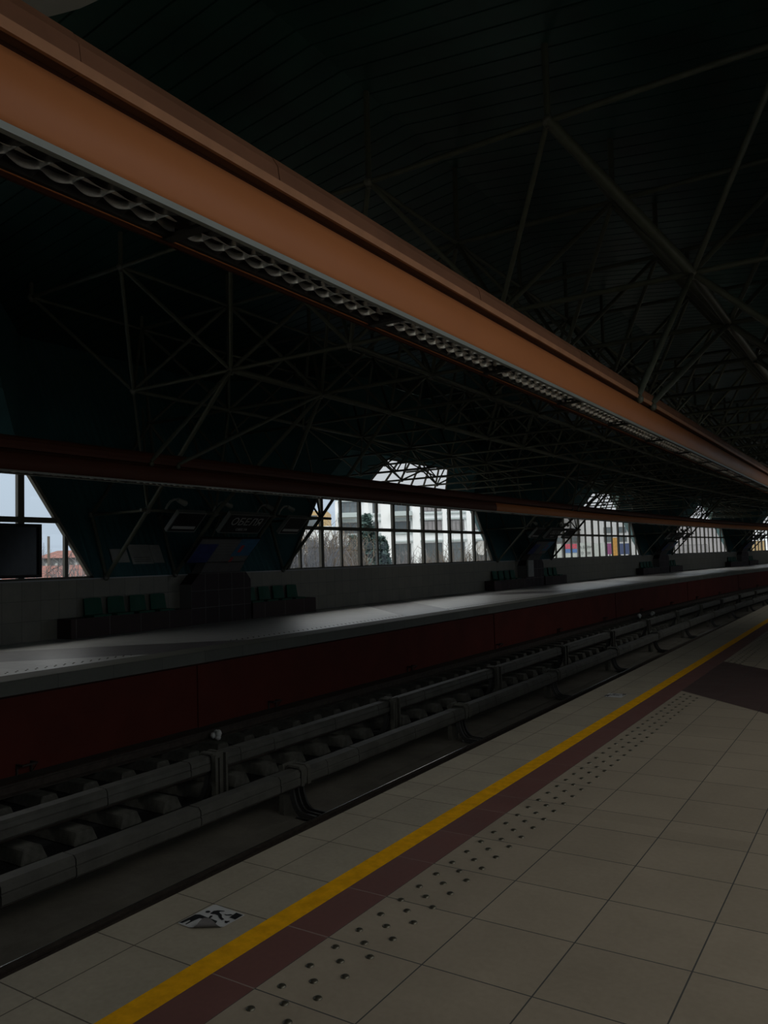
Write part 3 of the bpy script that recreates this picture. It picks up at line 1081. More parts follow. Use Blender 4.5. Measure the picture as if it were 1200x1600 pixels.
for k in range(5):
    yc = 15.75 + PERIOD * k
    nm = ORD[k]
    # plinths
    for side_n, (ya, yb) in (('left', (yc - 4.79, yc - 1.2)), ('right', (yc + 1.13, yc + 4.05))):
        b = MB()
        b.bbox(WALL_F + 0.002, WALL_F + 0.50, ya, yb, 0.001, 0.44, 0.008)
        o = b.build('bench_plinth', m_bench)
        tag(o, 'low brown tiled bench plinth to the %s of the %s plum tiled pier' % (side_n, nm), 'bench', 'bench plinths')
        for q in range(4):
            if seat0 is None:
                seat0 = make_seat(); s_ = seat0
            else:
                s_ = copy_tree(seat0)
            y = (ya + 0.87 + 0.645 * q) if side_n == 'left' else (ya + 0.27 + 0.645 * q)
            s_.location = (WALL_F + 0.02, y, 0.441)
            tag(s_, '%s green plastic seat from the left on the bench %s of the %s tiled pier' % (['first', 'second', 'third', 'fourth'][q], side_n, nm), 'seat', 'green platform seats')
    # tiled pier with cut-off shoulders and its sloping concrete post
    p = empty('tiled_pier', (WALL_F, yc, 0), '%s plum tiled pier with cut shoulders standing against the far wall' % nm, 'pier', 'tiled piers')
    b = MB()
    y0, y1 = yc - 1.15, yc + 1.12
    bm_pts = [(y0, 0), (y1, 0), (y1, 1.12), (y1 - 0.2, 1.34), (y0 + 0.3, 1.34), (y0, 1.05)]
    vs = [(WALL_F + 0.001, y, z) for y, z in bm_pts] + [(WALL_F + 0.44, y, z) for y, z in bm_pts]
    n = len(bm_pts)
    b.add(vs, [tuple(range(n))[::-1], tuple(range(n, 2 * n))] + [(i, (i + 1) % n, n + (i + 1) % n, n + i) for i in range(n)])
    o = b.build('tiled_block', m_pier, p)
    o.location = (-WALL_F, -yc, 0)
    b = MB()
    for (x0, z0), (x1, z1) in (((0.02, 1.345), (0.62, 2.15)),):
        ya, yb = -0.75, 0.75
        b.add([(x0, ya, z0), (x0 + 0.35, ya, z0), (x1 + 0.35, ya, z1), (x1, ya, z1), (x0, yb, z0), (x0 + 0.35, yb, z0), (x1 + 0.35, yb, z1), (x1, yb, z1)],
              [(0, 1, 2, 3), (7, 6, 5, 4), (1, 5, 6, 2), (4, 0, 3, 7), (3, 2, 6, 7), (0, 4, 5, 1)])
    b.build('sloping_post', m_concrete, p)

# horizontal tube along the inner nodes carries signs and lamps; one at each pier
def on_slope(xo, y, s, off=0.0):
    """point on the strut plane: s metres up from the sill"""
    return Vector((WALL_F + 0.12, y, SILL)) + SLOPE * s + NRM * off + Vector((xo, 0, 0))
def sign_box(name, label, cat, y0, y1, s0, s1, depth, face, side_m, group=None, off=0.09):
    t = empty(name, on_slope(0, (y0 + y1) / 2, (s0 + s1) / 2, off), label, cat, group)
    b = MB()
    hy, hs, d = (y1 - y0) / 2, (s1 - s0) / 2, depth
    vs = []
    for dn in (0, d):
        for yy, ss in ((-hy, -hs), (hy, -hs), (hy, hs), (-hy, hs)):
            vs.append(SLOPE * ss + Vector((0, yy, 0)) + NRM * dn)
    b.add(vs, [(0, 1, 2, 3), (7, 6, 5, 4), (0, 4, 5, 1), (1, 5, 6, 2), (2, 6, 7, 3), (3, 7, 4, 0)])
    b.build('case', side_m, t)
    b = MB()
    q = 0.03
    b.add([SLOPE * ss + Vector((0, yy, 0)) + NRM * (d + 0.004) for yy, ss in ((-hy + q, -hs + q), (hy - q, -hs + q), (hy - q, hs - q), (-hy + q, hs - q))], [(3, 2, 1, 0)])
    b.build('face_panel', face, t)
    b = MB()
    for yy in (-hy * 0.6, hy * 0.6):
        c = Vector((0, yy, 0)) + SLOPE * (hs * 0.5)
        e_ = Vector((WALL_F + 1.60, (y0 + y1) / 2 + yy, 2.85)) - t.location
        b.tube(c, e_, 0.02, 6)
    b.build('hanger', m_tube, t)
    return t, hy, hs, d
BAS = ((0, 1, 0), SLOPE, NRM)
# text basis must be right handed: x along +Y (to the right seen from the track), y up the slope, z outwards
BAS = (Vector((0, 1, 0)), SLOPE, Vector((0, 1, 0)).cross(SLOPE))
def lettering(t, s, size, m, y, sl, d, shear=0.0, name='lettering'):
    o = text_mesh(name, s, size, m, None, (0, 0, 0), BAS, 0.003, shear)
    mm = o.matrix_world.copy()
    v = Vector((0, y, 0)) + SLOPE * sl + NRM * (d + 0.010)
    for i in range(3):
        mm[i][3] = v[i]
    o.parent = t
    o.matrix_parent_inverse = Matrix.Identity(4)
    o.matrix_basis = mm
    return o
for k in range(5):
    yo = PERIOD * k
    nm = ORD[k]
    b = MB()
    b.tube((WALL_F + 1.60, 12.0 + yo, 2.85), (WALL_F + 1.60, 19.2 + yo, 2.85), 0.04, 8)
    o = b.build('sign_rail', m_tube)
    tag(o, 'horizontal tube carrying lamps and signs at the %s pier of the far wall' % nm, 'sign rail', 'sign rails')
    # lamps
    for q, y in enumerate((12.75, 14.3, 15.9, 16.8)):
        t = empty('swan_neck_lamp', (WALL_F + 1.60, y + yo, 2.88),
                  '%s curved grey lamp from the left at the %s far pier' % (['first', 'second', 'third', 'fourth'][q], nm), 'lamp', 'curved lamps on the sign rails')
        b = MB()
        pts = [Vector((-0.02, 0, 0)), Vector((-0.02, 0.05, 0.10)), Vector((-0.01, 0.14, 0.20)), Vector((0.0, 0.25, 0.255)), Vector((0.02, 0.36, 0.25))]
        for a, c in zip(pts[:-1], pts[1:]):
            b.tube(a, c, 0.028, 8)
        b.build('arm', m_grey, t)
        b = MB()
        b.tube((0.02, 0.34, 0.25), (0.05, 0.56, 0.16), 0.055, 10, 0, 0.075)
        b.tube((0.05, 0.56, 0.16), (0.053, 0.58, 0.15), 0.075, 10, 0, 0.05)
        b.build('lamp_head', m_grey, t)
    # platform signs
    s_in = 2.02
    t, hy, hs, d = sign_box('direction_sign', 'small dark slanted sign with a pale strip left of the station name, %s far pier' % nm, 'sign', 12.85 + yo, 13.75 + yo, s_in - 0.33, s_in + 0.30, 0.10, m_black, m_signside, 'direction signs')
    b = MB()
    b.add([SLOPE * ss + Vector((0, yy, 0)) + NRM * (d + 0.008) for yy, ss in ((-0.36, -0.21), (0.36, -0.21), (0.36, -0.12), (-0.36, -0.12))], [(3, 2, 1, 0)])
    b.build('pale_strip', m_letter, t)
    t, hy, hs, d = sign_box('station_sign', 'dark station name sign reading ОБЕЛЯ at the %s far pier' % nm, 'sign', 14.55 + yo, 16.05 + yo, s_in - 0.33, s_in + 0.33, 0.11, m_black, m_signside, 'station name signs')
    lettering(t, 'ОБЕЛЯ', 0.34, m_letter, 0.02, 0.07, d, 0.0)
    lettering(t, 'OBELYA', 0.12, m_letter, 0.0, -0.19, d, 0.0)
    t, hy, hs, d = sign_box('direction_sign', 'small dark slanted sign with a pale strip right of the station name, %s far pier' % nm, 'sign', 16.9 + yo, 17.75 + yo, s_in - 0.33, s_in + 0.30, 0.10, m_black, m_signside, 'direction signs')
    b = MB()
    b.add([SLOPE * ss + Vector((0, yy, 0)) + NRM * (d + 0.008) for yy, ss in ((-0.34, -0.21), (0.34, -0.21), (0.34, -0.12), (-0.34, -0.12))], [(3, 2, 1, 0)])
    b.build('pale_strip', m_letter, t)
    # big slanted map board under the name sign
    t, hy, hs, d = sign_box('map_board', 'slanted pale map board with navy and teal panels at the %s far pier' % nm, 'board', 14.15 + yo, 16.35 + yo, 0.62, 1.5, 0.06, m_pale, m_black, 'map boards', 0.14)
    for nm2, mm_, y0, y1, z0, z1 in (('navy_panel', m_navy, -1.06, -0.38, -0.42, 0.24), ('teal_panel', m_teal, 0.35, 1.06, -0.2, 0.43), ('red_mark', m_crim, 0.5, 0.62, -0.06, 0.2), ('red_mark', m_crim, 0.42, 0.52, -0.42, -0.25)):
        b = MB()
        b.add([SLOPE * ss + Vector((0, yy, 0)) + NRM * (d + 0.009 + (0.003 if 'mark' in nm2 else 0)) for yy, ss in ((y0, z0), (y1, z0), (y1, z1), (y0, z1))], [(3, 2, 1, 0)])
        b.build(nm2, mm_, t)
    b = MB()
    for i in range(5):
        yy, ss = -0.35 + 0.17 * i, 0.32 - 0.0 * i
        b.add([SLOPE * (ss + a) + Vector((0, c, 0)) + NRM * (d + 0.009) for c, a in ((-0.33, -0.1 * i - 0.012), (0.30, -0.1 * i - 0.012), (0.30, -0.1 * i), (-0.33, -0.1 * i))], [(3, 2, 1, 0)])
    b.build('printed_lines', m_signside, t)

# notices on the cladding over the left bench
def notice(y0, y1, z0, z1, m, label, lines=0):
    def xx(z):
        return WALL_F - 2.9 * (z - SILL) / (7.72 - SILL) + 0.02
    b = MB()
    b.add([(xx(z0) + 0.0, y0, z0), (xx(z0), y1, z0), (xx(z1), y1, z1), (xx(z1), y0, z1), (xx(z0) - 0.03, y0, z0), (xx(z0) - 0.03, y1, z0), (xx(z1) - 0.03, y1, z1), (xx(z1) - 0.03, y0, z1)],
          [(0, 1, 2, 3), (4, 7, 6, 5), (0, 4, 5, 1), (1, 5, 6, 2), (2, 6, 7, 3), (3, 7, 4, 0)])
    o = b.build('notice_board', m)
    tag(o, label, 'notice')
    if lines:
        b = MB()
        for i in range(lines):
            z = z0 + 0.06 + 0.05 * i
            b.add([(xx(z) + 0.004, y0 + 0.06, z), (xx(z) + 0.004, y1 - 0.06, z), (xx(z) + 0.004, y1 - 0.06, z + 0.012), (xx(z) + 0.004, y0 + 0.06, z + 0.012)], [(0, 1, 2, 3)])
        b.build('printed_lines', m_black, o)
notice(12.62, 13.12, 1.68, 2.02, m_notice, 'left small grey notice on the green cladding above the left bench')
notice(13.20, 13.86, 1.63, 2.13, m_notice, 'middle and largest pale notice on the green cladding above the left bench', 3)
notice(13.88, 14.22, 1.65, 2.12, m_notice, 'right narrow grey notice on the green cladding above the left bench')

# dark framed display in front of the leftmost window
t = empty('display_panel', (WALL_F + 0.75, 9.0, 1.38), 'dark glass display panel with black frame in front of the leftmost window', 'display')
b = MB()
W_, H_ = 2.4, 1.12
for (y0, y1, z0, z1) in ((-1.2, 1.06, 0, 0.06), (-1.2, 1.06, H_ - 0.06, H_), (-1.2, -1.14, 0, H_), (1.0, 1.06, 0, H_)):
    b.box(-0.05, 0.05, y0, y1, z0 + 0.02, z1 + 0.02)
b.build('frame', m_black, t)
b = MB(); b.box(-0.03, 0.0, -1.15, 1.01, 0.05, H_ - 0.02); b.build('screen', m_display, t)
b = MB()
b.box(-0.70, -0.05, 0.25, 0.33, 0.05, 0.12)
b.box(-0.70, -0.05, -0.85, -0.77, 0.05, 0.12)
b.build('support', m_black, t)

# white poster/cabinet at the second pier
b = MB()
b.bbox(WALL_F + 0.445, WALL_F + 0.53, 36.75, 37.4, 0.50, 1.32, 0.01)
o = b.build('info_cabinet', m_notice)
tag(o, 'pale upright information cabinet fixed to the front of the second tiled pier', 'cabinet')

# ------------------------------------------------------------------ stickers on the near platform
def sticker(corners, label, curled):
    """corners: door-side-far, picture right, near right, near left in floor coordinates"""
    A, B, C, D = [Vector((*c, 0)) for c in corners]
    def P(u, v, h=0.002):
        q = (A * (1 - u) + B * u) * (1 - v) + (D * (1 - u) + C * u) * v
        return Vector((q.x, q.y, h))
    t = empty('floor_sticker', ((A + C) / 2), label, 'sticker', 'train door stickers')
    base = (A + C) / 2
    base.z = 0
    def tri(b, pts, h):
        b.add([P(u, v, h) - base for u, v in pts], [tuple(range(len(pts)))])
    b = MB()
    if curled:
        tri(b, [(0.0, 0.03), (0.03, 0), (0.97, 0), (1, 0.03), (1.0, 0.60), (0.385, 1), (0.03, 1.0), (0, 0.97)][::-1], 0.003)
    else:
        tri(b, [(0, 0), (1, 0), (1, 1), (0, 1)][::-1], 0.003)
    b.build('sheet', m_white, t)
    b = MB()
    def poly(pts):
        tri(b, pts[::-1], 0.0045)
    poly([(0.03, 0.97), (0.03, 0.56), (0.114, 0.508), (0.418, 0.51), (0.445, 0.574), (0.256, 0.622), (0.241, 0.783), (0.242, 0.955), (0.2, 0.955), (0.183, 0.793), (0.134, 0.791), (0.116, 0.96)])
    poly([(0.418, 0.51), (0.70, 0.51), (0.75, 0.60), (0.589, 0.60), (0.445, 0.574)])
    poly([(0.13, 0.369), (0.111, 0.322), (0.141, 0.287), (0.198, 0.286), (0.23, 0.32), (0.225, 0.361), (0.18, 0.383)])
    poly([(0.281, 0.359), (0.25, 0.24), (0.311, 0.171), (0.461, 0.108), (0.481, 0.136), (0.405, 0.182), (0.419, 0.225), (0.546, 0.265), (0.652, 0.347), (0.773, 0.383), (0.741, 0.426), (0.628, 0.398), (0.508, 0.323), (0.392, 0.323), (0.332, 0.353)])
    poly([(0.565, 0.21), (0.634, 0.21), (0.704, 0.148), (0.776, 0.15), (0.751, 0.19), (0.647, 0.242)])
    poly([(0.79, 0.261), (0.753, 0.039), (0.97, 0.039), (0.98, 0.27)])
    poly([(0.823, 0.416), (0.89, 0.395), (0.915, 0.34), (0.925, 0.396), (0.97, 0.398), (0.94, 0.424), (0.955, 0.472), (0.90, 0.485)])
    poly([(0.364, 0.422), (0.416, 0.396), (0.458, 0.463), (0.469, 0.554), (0.419, 0.521)])
    b.build('pictogram', m_black, t)
    if curled:
        b = MB()
        n = 8
        vs = []
        e0, e1 = P(0.385, 1.0, 0) - base, P(1.0, 0.60, 0) - base
        tip = (P(1.0, 1.0, 0) - base)
        mid = (e0 + e1) / 2
        dirn = (tip - mid)
        for i in range(n + 1):
            a = i / n
            ang = a * PI * 1.05
            rr_ = 0.017
            s = rr_ * math.sin(ang)
            h = rr_ * (1 - math.cos(ang)) + 0.003
            wid = 1 - a * 0.9
            d = dirn.normalized() * s
            for e_ in (e0, e1):
                q = mid + (e_ - mid) * wid + d - dirn.normalized() * (a * 0.012 * (a > 0.5))
                vs.append((q.x, q.y, h))
        b.add(vs, [(2 * i, 2 * i + 1, 2 * i + 3, 2 * i + 2) for i in range(n)], 0, True)
        b.build('curled_corner', m_concrete, t)
sticker([(-2.705, 2.679), (-2.503, 2.665), (-2.512, 2.447), (-2.714, 2.461)], 'peeling black and white door pictogram sticker by the yellow line, nearest the camera', True)
sticker([(-2.73, 8.80), (-2.53, 8.80), (-2.53, 8.56), (-2.73, 8.56)], 'worn black and white pictogram sticker farther along the platform edge', False)

# ------------------------------------------------------------------ outside the windows
GZ = -4.0
m_ground = mat('winter_ground', (0.20, 0.19, 0.16), 0.95, noise=0.3, nscale=0.15)
m_bwhite = mat('white_render', (0.90, 0.93, 0.95), 0.85, noise=0.05, nscale=0.3, spec=0.2)
m_bband = mat('grey_band', (0.48, 0.55, 0.56), 0.8, spec=0.2)
m_bwin = mat('facade_window_glass', (0.10, 0.12, 0.13), 0.15, spec=0.8)
m_bwin2 = mat('facade_window_blind', (0.26, 0.25, 0.26), 0.4, noise=0.2, nscale=0.8, spec=0.6)
m_bframe = mat('facade_window_frame', (0.12, 0.12, 0.12), 0.5)
m_tan = mat('tan_brick', (0.42, 0.30, 0.15), 0.9, noise=0.15, nscale=1)
m_roof = mat('red_roof_tiles', (0.14, 0.05, 0.037), 0.9, noise=0.7, nscale=2.5)
m_hwall = mat('weathered_house_wall', (0.16, 0.155, 0.145), 0.9, noise=0.3, nscale=0.8)
m_bark = mat('bare_bark', (0.13, 0.115, 0.10), 0.9, noise=0.2)
m_twig = mat('brown_twigs', (0.17, 0.135, 0.10), 0.95, noise=0.35, nscale=1.5)
m_twig2 = mat('grey_twigs', (0.17, 0.165, 0.17), 0.95, noise=0.3, nscale=1.5)
m_spruce = mat('blue_green_needles', (0.055, 0.10, 0.092), 0.9, noise=0.4, nscale=2)
b = MB()
b.box(-420, -20.5, -160, 520, GZ - 0.3, GZ)
o = struct(b.build('ground', m_ground))
b = MB()
b.box(7.5, 160, -160, 300, GZ - 0.3, GZ)
struct(b.build('ground', m_ground))

def at(px, py, dist):
    """world point on the ray of a photo pixel at a given depth"""
    d = fw + r2 * ((px - 600) / F_PX) - u2 * ((py - 800) / F_PX)
    return EYE + d * dist
def ground_at(px, dist):
    p = at(px, 870, dist)
    return Vector((p.x, p.y, GZ))
# the local frame of buildings that face the camera
RT = rt.copy()
IN = Vector((-math.sin(YAW), math.cos(YAW), 0))
def place(o, px, dist, turn=0.0):
    p = ground_at(px, dist)
    o.location = p
    o.rotation_euler = (0, 0, YAW + turn)
    return p
def building(name, label, px0, px1, dist, ztop, body, windows, depth=12, turn=0.0, roof=None):
    """windows: list of (x0, x1, z0, z1, material, n panes) local to the front face, in metres from the left corner and world heights"""
    p = ground_at(px0, dist)
    Wd = (ground_at(px1, dist) - p).length
    t = empty(name, p, label, 'building')
    t.rotation_euler = (0, 0, YAW + turn)
    b = MB()
    b.box(0, Wd, 0, depth, 0, ztop - GZ)
    b.build('wall', body, t)
    for (x0, x1, z0, z1, m, npn) in windows:
        b = MB()
        z0, z1 = z0 - GZ, z1 - GZ
        b.box(x0, x1, -0.02, 0.02, z0, z1)
        f = b.build('window', m, t)
        b = MB()
        wd = 0.07
        b.box(x0 - wd, x0, -0.07, 0.0, z0 - wd, z1 + wd)
        b.box(x1, x1 + wd, -0.07, 0.0, z0 - wd, z1 + wd)
        b.box(x0, x1, -0.07, 0.0, z0 - wd, z0)
        b.box(x0, x1, -0.07, 0.0, z1, z1 + wd)
        for q in range(1, npn):
            xx = x0 + (x1 - x0) * q / npn
            b.box(xx - 0.04, xx + 0.04, -0.06, -0.02, z0, z1)
        b.build('pane_bars', m_bframe, f)
    if roof:
        b = MB()
        rh, ov = roof
        H = ztop - GZ
        b.add([(-ov, -ov, H), (Wd + ov, -ov, H), (Wd + ov, depth + ov, H), (-ov, depth + ov, H), (Wd * 0.15, depth / 2, H + rh), (Wd * 0.85, depth / 2, H + rh)],
              [(0, 1, 5, 4), (1, 2, 5), (2, 3, 4, 5), (3, 0, 4), (3, 2, 1, 0)])
        b.build('roof', m_roof, t)
    return t, Wd
# white office block seen through the second window: depth 105 m, 1 m = 11.7 px
D1 = 105.0
mpp = D1 / F_PX
def zrow(py, px=640):
    return at(px, py, D1).z
wins = []
rows = [(850, 884), (815, 830), (783, 799)]
X0 = 526
for (ya, yb_) in rows:
    z1_, z0_ = zrow(ya), zrow(yb_)
    if yb_ == 799:
        z1_ += 0.2
    for (a, c, n) in ((533, 565, 4), (585, 592, 1), (616, 642, 3), (663, 691, 4), (702, 726, 4), (741, 768, 4), (781, 807, 4)):
        wins.append(((a - X0) * mpp, (c - X0) * mpp, z0_, z1_, m_bwin2 if yb_ != 884 and a > 650 else m_bwin, n))
tb, Wd = building('office_block', 'long white office block with rows of dark windows beyond the second window', X0, 832, D1, zrow(781), m_bwhite, wins, 16)
b = MB()
for (a, c) in ((526, 530), (571, 578), (597, 612), (646, 657), (693, 699), (730, 738), (771, 778), (810, 818)):
    b.box((a - X0) * mpp, (c - X0) * mpp, -0.9, 0, 0, zrow(781) - GZ)
b.build('pilaster', m_bwhite, tb)
b = MB()
for py in (846, 812, 780, 833, 803):
    b.box(0, Wd, -0.25, 0.0, zrow(py + 1) - GZ, zrow(py) - GZ + 0.12)
b.build('ledge', m_bband, tb)
for a in (616, 533):
    b = MB()
    b.box((a - X0) * mpp - 0.2, (a + 27 - X0) * mpp + 0.2, -1.5, -0.1, zrow(806) - GZ, zrow(799) - GZ)
    b.build('balcony', m_bband, tb)
D2 = 120.0
building('tan_house', 'tan brick building at the left of the white office block', 470, 512, D2, at(500, 798, D2).z, m_tan,
         [(0.8, 2.6, at(480, 822, D2).z, at(480, 806, D2).z, m_bwin, 2)], 10, 0.0)
b = None
# low white annexe
building('white_annexe', 'low white annexe in front of the tan building', 474, 520, 112.0, at(500, 822, 112).z, m_bwhite, [(0.5, 2.0, 3.2, 4.6, m_bwin, 2)], 6)

# houses with red roofs left
building('brown_roof_house', 'low grey house with brown roof behind bare branches, seen in the leftmost window', 58, 118, 52.0, 2.3, m_hwall,
         [(0.5 + 0.62 * q, 0.72 + 0.62 * q, 1.55, 2.0, m_white, 1) for q in range(4)], 6, 0.1, (0.55, 0.25))
building('red_roof_shed', 'long low shed with red tiled roof just outside the leftmost window', -30, 175, 36.0, 0.75, m_hwall, [], 8, 0.0, (1.0, 0.3))
b = MB(); p = ground_at(76, 50)
b.tube((0, 0, 0), (0, 0, at(76, 838, 50).z - GZ), 0.08, 8)
o = b.build('utility_pole', m_bark); o.location = p
tag(o, 'dark utility pole standing over the low grey house', 'pole')

# hoardings seen through the third window
D3 = 95.0
def hoarding(px0, px1, py0, py1, m, label, name='hoarding', stripes=None, text=None):
    p = at(px0, py1, D3)
    q = at(px1, py0, D3)
    t = empty(name, (p.x, p.y, GZ), label, 'hoarding')
    t.rotation_euler = (0, 0, YAW)
    Wd = (px1 - px0) * D3 / F_PX
    z0, z1 = at((px0 + px1) / 2, py1, D3).z - GZ, at((px0 + px1) / 2, py0, D3).z - GZ
    b = MB(); b.box(0, Wd, 0, 0.15, z0, z1); b.build('panel', m, t)
    b = MB(); b.box(0.1, 0.25, 0.15, 0.3, 0, z1); b.box(Wd - 0.25, Wd - 0.1, 0.15, 0.3, 0, z1); b.build('post', m_bframe, t)
    if stripes:
        for (fa, fb, m2) in stripes:
            b = MB(); b.box(0, Wd, -0.03, 0, z0 + (z1 - z0) * fa, z0 + (z1 - z0) * fb); b.build('coloured_band', m2, t)
    if text:
        for s, size, zf in text:
            o = text_mesh('lettering', s, size, m_bframe, None, (0, 0, 0), ((1, 0, 0), (0, 0, 1), (0, -1, 0)), 0.01)
            mm = o.matrix_world.copy()
            mm[0][3], mm[1][3], mm[2][3] = Wd / 2, -0.05, z0 + (z1 - z0) * zf
            o.parent = t
            o.matrix_basis = mm
m_hred = mat('faded_red_print', (0.42, 0.06, 0.09), 0.6, noise=0.15)
m_hblue = mat('faded_blue_print', (0.06, 0.14, 0.34), 0.6, noise=0.15)
m_hwhite = mat('hoarding_white', (0.40, 0.43, 0.41), 0.7, noise=0.1)
m_hpurp = mat('purple_print', (0.20, 0.05, 0.14), 0.6)
m_horan = mat('ochre_print', (0.42, 0.22, 0.05), 0.7, noise=0.3)
m_hnavy = mat('navy_print', (0.045, 0.065, 0.14), 0.6)
hoarding(862, 878, 850, 874, m_hwhite, 'plain white hoarding at the left of the row')
hoarding(880.5, 902, 850, 872, m_hwhite, 'hoarding with a red band over a blue band', stripes=[(0.38, 0.64, m_hblue), (0.66, 1.0, m_hred)])
hoarding(904, 924, 848, 872, m_hwhite, 'white hoarding with two lines of large dark letters', text=[('ЗА БЕРИ', 0.42, 0.70), ('ТО  100', 0.42, 0.32)])
hoarding(925.5, 945, 849, 871, m_hwhite, 'plain pale green-white hoarding right of the lettered one')
hoarding(947, 956, 849, 866, m_hpurp, 'narrow purple hoarding beside the tall ochre one')
hoarding(957, 966, 840, 870, m_horan, 'tall ochre hoarding beside the purple one')
hoarding(967.5, 986, 849, 866, m_hnavy, 'navy blue hoarding at the right end of the row')
building('grey_apartment_block', 'grey apartment block behind the coloured hoardings', 842, 938, 150.0, at(900, 806, 150).z, mat('grey_render', (0.15, 0.15, 0.15), 0.9, noise=0.25, nscale=0.5),
         [(1 + 2.6 * q, 2.2 + 2.6 * q, at(900, 846 - 14 * r_, 150).z, at(900, 839 - 14 * r_, 150).z, m_bwin, 2) for q in range(4) for r_ in range(2)], 14)
building('white_apartment_block', 'white apartment block at the right of the hoardings', 940, 1012, 135.0, at(960, 808, 135).z, mat('pale_block_render', (0.42, 0.43, 0.44), 0.85),
         [(0.6 + 2.4 * q, 2.0 + 2.4 * q, at(960, 846 - 14 * r_, 135).z, at(960, 838 - 14 * r_, 135).z, m_bwin, 2) for q in range(3) for r_ in range(2)], 14)
building('pale_warehouse', 'pale grey warehouse beyond the fourth window', 1040, 1150, 170.0, at(1100, 818, 170).z, mat('warehouse_grey', (0.30, 0.29, 0.30), 0.9, noise=0.1, nscale=0.4),
         [(0.5, 9.0, at(1100, 866, 170).z, at(1100, 851, 170).z, m_bwin2, 8)], 14)
building('distant_block', 'distant pale block beyond the fifth window', 1160, 1260, 200.0, at(1190, 822, 200).z, m_bwhite, [(1, 6, at(1190, 862, 200).z, at(1190, 845, 200).z, m_tan, 4)], 14)

# bare trees and shrubs
def bare_tree(name, label, px, dist, height, seed, m=None, spread=0.55, depth=5, group=None, r0=0.13, cat='tree'):
    rnd = random.Random(seed)
    b = MB()
    def grow(p, d, L, r, n):
        q = p + d * L
        b.tube(p, q, r, 4 if n > 2 else 3, 0, r * 0.65, False)
        if n == 0:
            return
        for i in range(rnd.choice((2, 3, 3))):
            dd = (d + Vector((rnd.uniform(-1, 1), rnd.uniform(-1, 1), rnd.uniform(-0.35, 0.6))) * spread).normalized()
            grow(p + d * L * rnd.uniform(0.55, 1.0), dd, L * rnd.uniform(0.6, 0.82), r * 0.6, n - 1)
    grow(Vector((0, 0, 0)), Vector((rnd.uniform(-.1, .1), 0, 1)).normalized(), height * 0.33, r0, depth)
    o = b.build(name, m or m_bark)
    o.location = ground_at(px, dist)
    tag(o, label, cat, group)
    return o
def shrub(label, px, dist, width, top_py, seed, m, group=None, n=420):
    rnd = random.Random(seed)
    p = ground_at(px, dist)
    H = at(px, top_py, dist).z - GZ
    b = MB()
    for i in range(n):
        x, y = rnd.gauss(0, width * 0.33), rnd.gauss(0, 0.9)
        h = H * rnd.uniform(0.55, 1.0) * (1 - 0.25 * min(1, abs(x) / width))
        q = Vector((x, y, 0))
        d = Vector((rnd.uniform(-.25, .25), rnd.uniform(-.25, .25), 1))
        z = 0
        r = rnd.uniform(0.010, 0.022)
        while q.z < h:
            L = rnd.uniform(0.5, 1.0)
            dd = (d + Vector((rnd.uniform(-.45, .45), rnd.uniform(-.45, .45), 0))).normalized()
            nq = q + dd * L
            b.tube(q, nq, r, 3, 0, r * 0.8, False)
            for _ in range(2):
                s = (dd + Vector((rnd.uniform(-1.3, 1.3), rnd.uniform(-1, 1), rnd.uniform(-.3, .5)))).normalized()
                b.tube(nq, nq + s * rnd.uniform(0.3, 0.7), r * 0.7, 3, 0, r * 0.4, False)
            q = nq
    o = b.build('bare_shrub', m)
    o.location = p
    tag(o, label, 'shrub', group)
bare_tree('bare_tree', 'bare tree reaching over the low grey house, right one', 112, 40, 6.9, 3, group='bare trees')
bare_tree('bare_tree', 'bare tree over the low grey house, left one', 88, 44, 6.6, 8, group='bare trees')
bare_tree('bare_tree', 'thin bare tree at the far left edge of the leftmost window', 2, 38, 8.2, 5, group='bare trees', r0=0.09)
bare_tree('bare_tree', 'slender bare tree before the white office block, left one of two', 668, 60, 6.4, 11, group='bare trees', spread=0.35, r0=0.07)
bare_tree('bare_tree', 'slender bare tree before the white office block, right one of two', 700, 62, 6.2, 12, group='bare trees', spread=0.35, r0=0.07)
shrub('grey-blue bare thicket filling the left corner of the second window', 462, 37, 1.6, 838, 21, m_twig2, 'bare shrubs')
shrub('brown bare thicket left of the spruce', 500, 44, 2.0, 833, 22, m_twig, 'bare shrubs', 520)
shrub('brown bare thicket directly beside the spruce', 528, 49, 1.2, 842, 23, m_twig, 'bare shrubs')
shrub('low brown thicket below the office block, middle of the second window', 640, 57, 3.2, 868, 24, m_twig2, 'bare shrubs')
shrub('low brown thicket at the right side of the second window', 715, 50, 3.0, 866, 25, m_twig, 'bare shrubs')
shrub('grey thicket before the red roofs in the leftmost window', 120, 33, 1.6, 880, 26, m_twig2, 'bare shrubs', 260)
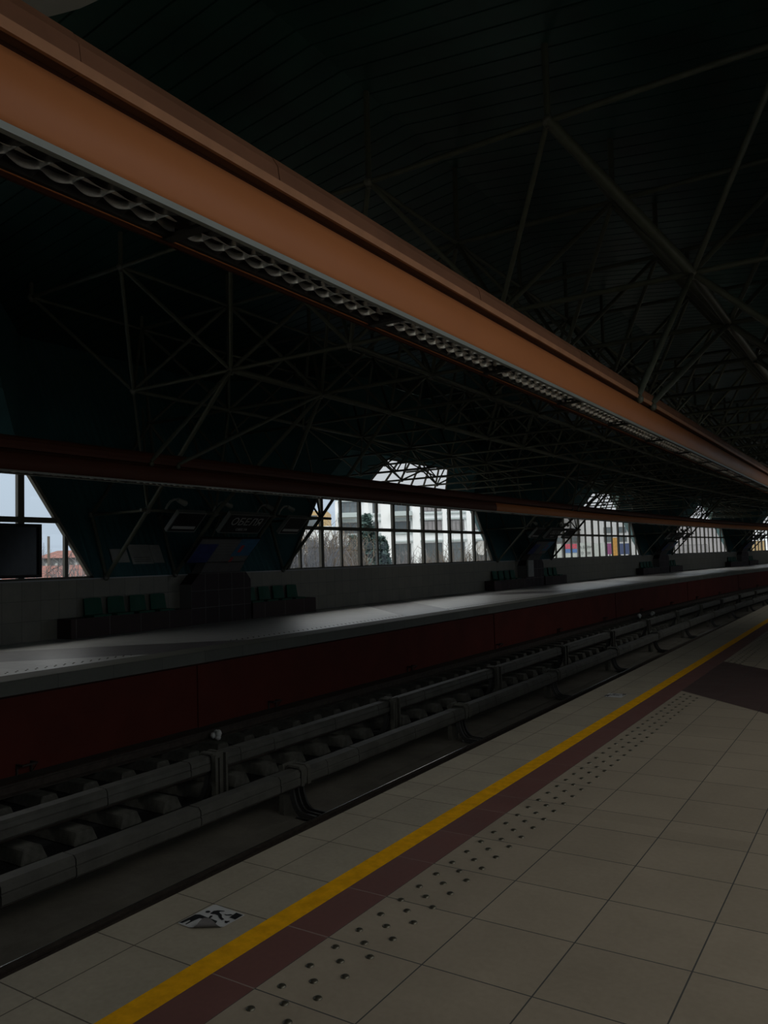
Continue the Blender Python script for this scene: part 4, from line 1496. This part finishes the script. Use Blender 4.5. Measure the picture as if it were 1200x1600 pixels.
def spruce(label, px, dist, top_py, R, seed):
    rnd = random.Random(seed)
    H = at(px, top_py, dist).z - GZ
    t = empty('spruce', ground_at(px, dist), label, 'tree')
    b = MB(); b.tube((0, 0, 0), (0, 0, H * 0.95), 0.16, 6, 0, 0.03); b.build('trunk', m_bark, t)
    b = MB()
    z = 0.6
    while z < H - 0.1:
        rad = R * (1 - z / H) ** 0.85 + 0.12
        nb = int(16 + 26 * (1 - z / H))
        for i in range(nb):
            a = rnd.uniform(0, 2 * PI)
            L = rad * rnd.uniform(0.6, 1.1)
            tip = Vector((math.cos(a) * L, math.sin(a) * L, z - 0.22 * L + rnd.uniform(-.1, .1)))
            base = Vector((0, 0, z + 0.1))
            for q in range(7):
                f = 0.3 + 0.7 * q / 6
                c = base.lerp(tip, f)
                s = 0.20 + 0.12 * rnd.random()
                v = [c + Vector((rnd.uniform(-s, s), rnd.uniform(-s, s), rnd.uniform(-s, s * .6))) for _ in range(3)]
                b.add(v, [(0, 1, 2)])
        z += 0.20
    b.build('needle_foliage', m_spruce, t)
spruce('tall blue-green spruce standing before the white office block', 574, 54, 803, 2.3, 31)
spruce('smaller blue-green spruce right of the tall one', 597, 47, 838, 1.7, 32)
spruce('low blue-green spruce left of the tall one', 553, 62, 836, 1.4, 33)

# satellite dish on the office block
p = at(752, 856, D1 - 1.2)
t = empty('satellite_dish', p, 'round white satellite dish on the white office block', 'satellite dish')
b = MB()
n = 20
vs = [(0, 0.12, 0)] + [(0.75 * math.cos(2 * PI * i / n), -0.08, 0.95 * math.sin(2 * PI * i / n)) for i in range(n)]
b.add(vs, [(0, 1 + (i + 1) % n, 1 + i) for i in range(n)], 0, True)
b.build('dish', m_white, t)
b = MB(); b.tube((0, 0.12, 0), (0, 0.9, -0.2), 0.05); b.build('mount', m_bframe, t)
t.rotation_euler = (0, 0, YAW)

# ------------------------------------------------------------------ the station curves gently to the right beyond the second window
CK, CY = 0.00115, 25.0
def dx(y):
    return CK * max(0.0, y - CY) ** 2
def slope(y):
    return 2 * CK * max(0.0, y - CY)
OUTSIDE = ('building', 'hoarding', 'tree', 'shrub', 'pole', 'satellite dish')
bpy.context.view_layer.update()
ROOTS = [o for o in SC.objects if o.parent is None and o.type in ('MESH', 'EMPTY') and o.get('category') not in OUTSIDE and not o.name.startswith('ground')]
WM = {o.name: o.matrix_world.copy() for o in SC.objects}
done = set()
def bend(o):
    y = WM[o.name].translation.y
    if y >= CY:
        o.location.x += dx(y)
        o.rotation_euler.z -= math.atan(slope(y))
        return
    if o.type == 'MESH' and o.data.name not in done:
        done.add(o.data.name)
        m = WM[o.name]
        mi = m.inverted()
        if max((m @ v.co).y for v in o.data.vertices) > CY + 1:
            for v in o.data.vertices:
                p = m @ v.co
                p.x += dx(p.y)
                v.co = mi @ p
            o.data.update()
    for c in o.children:
        bend(c)
for o in ROOTS:
    bend(o)
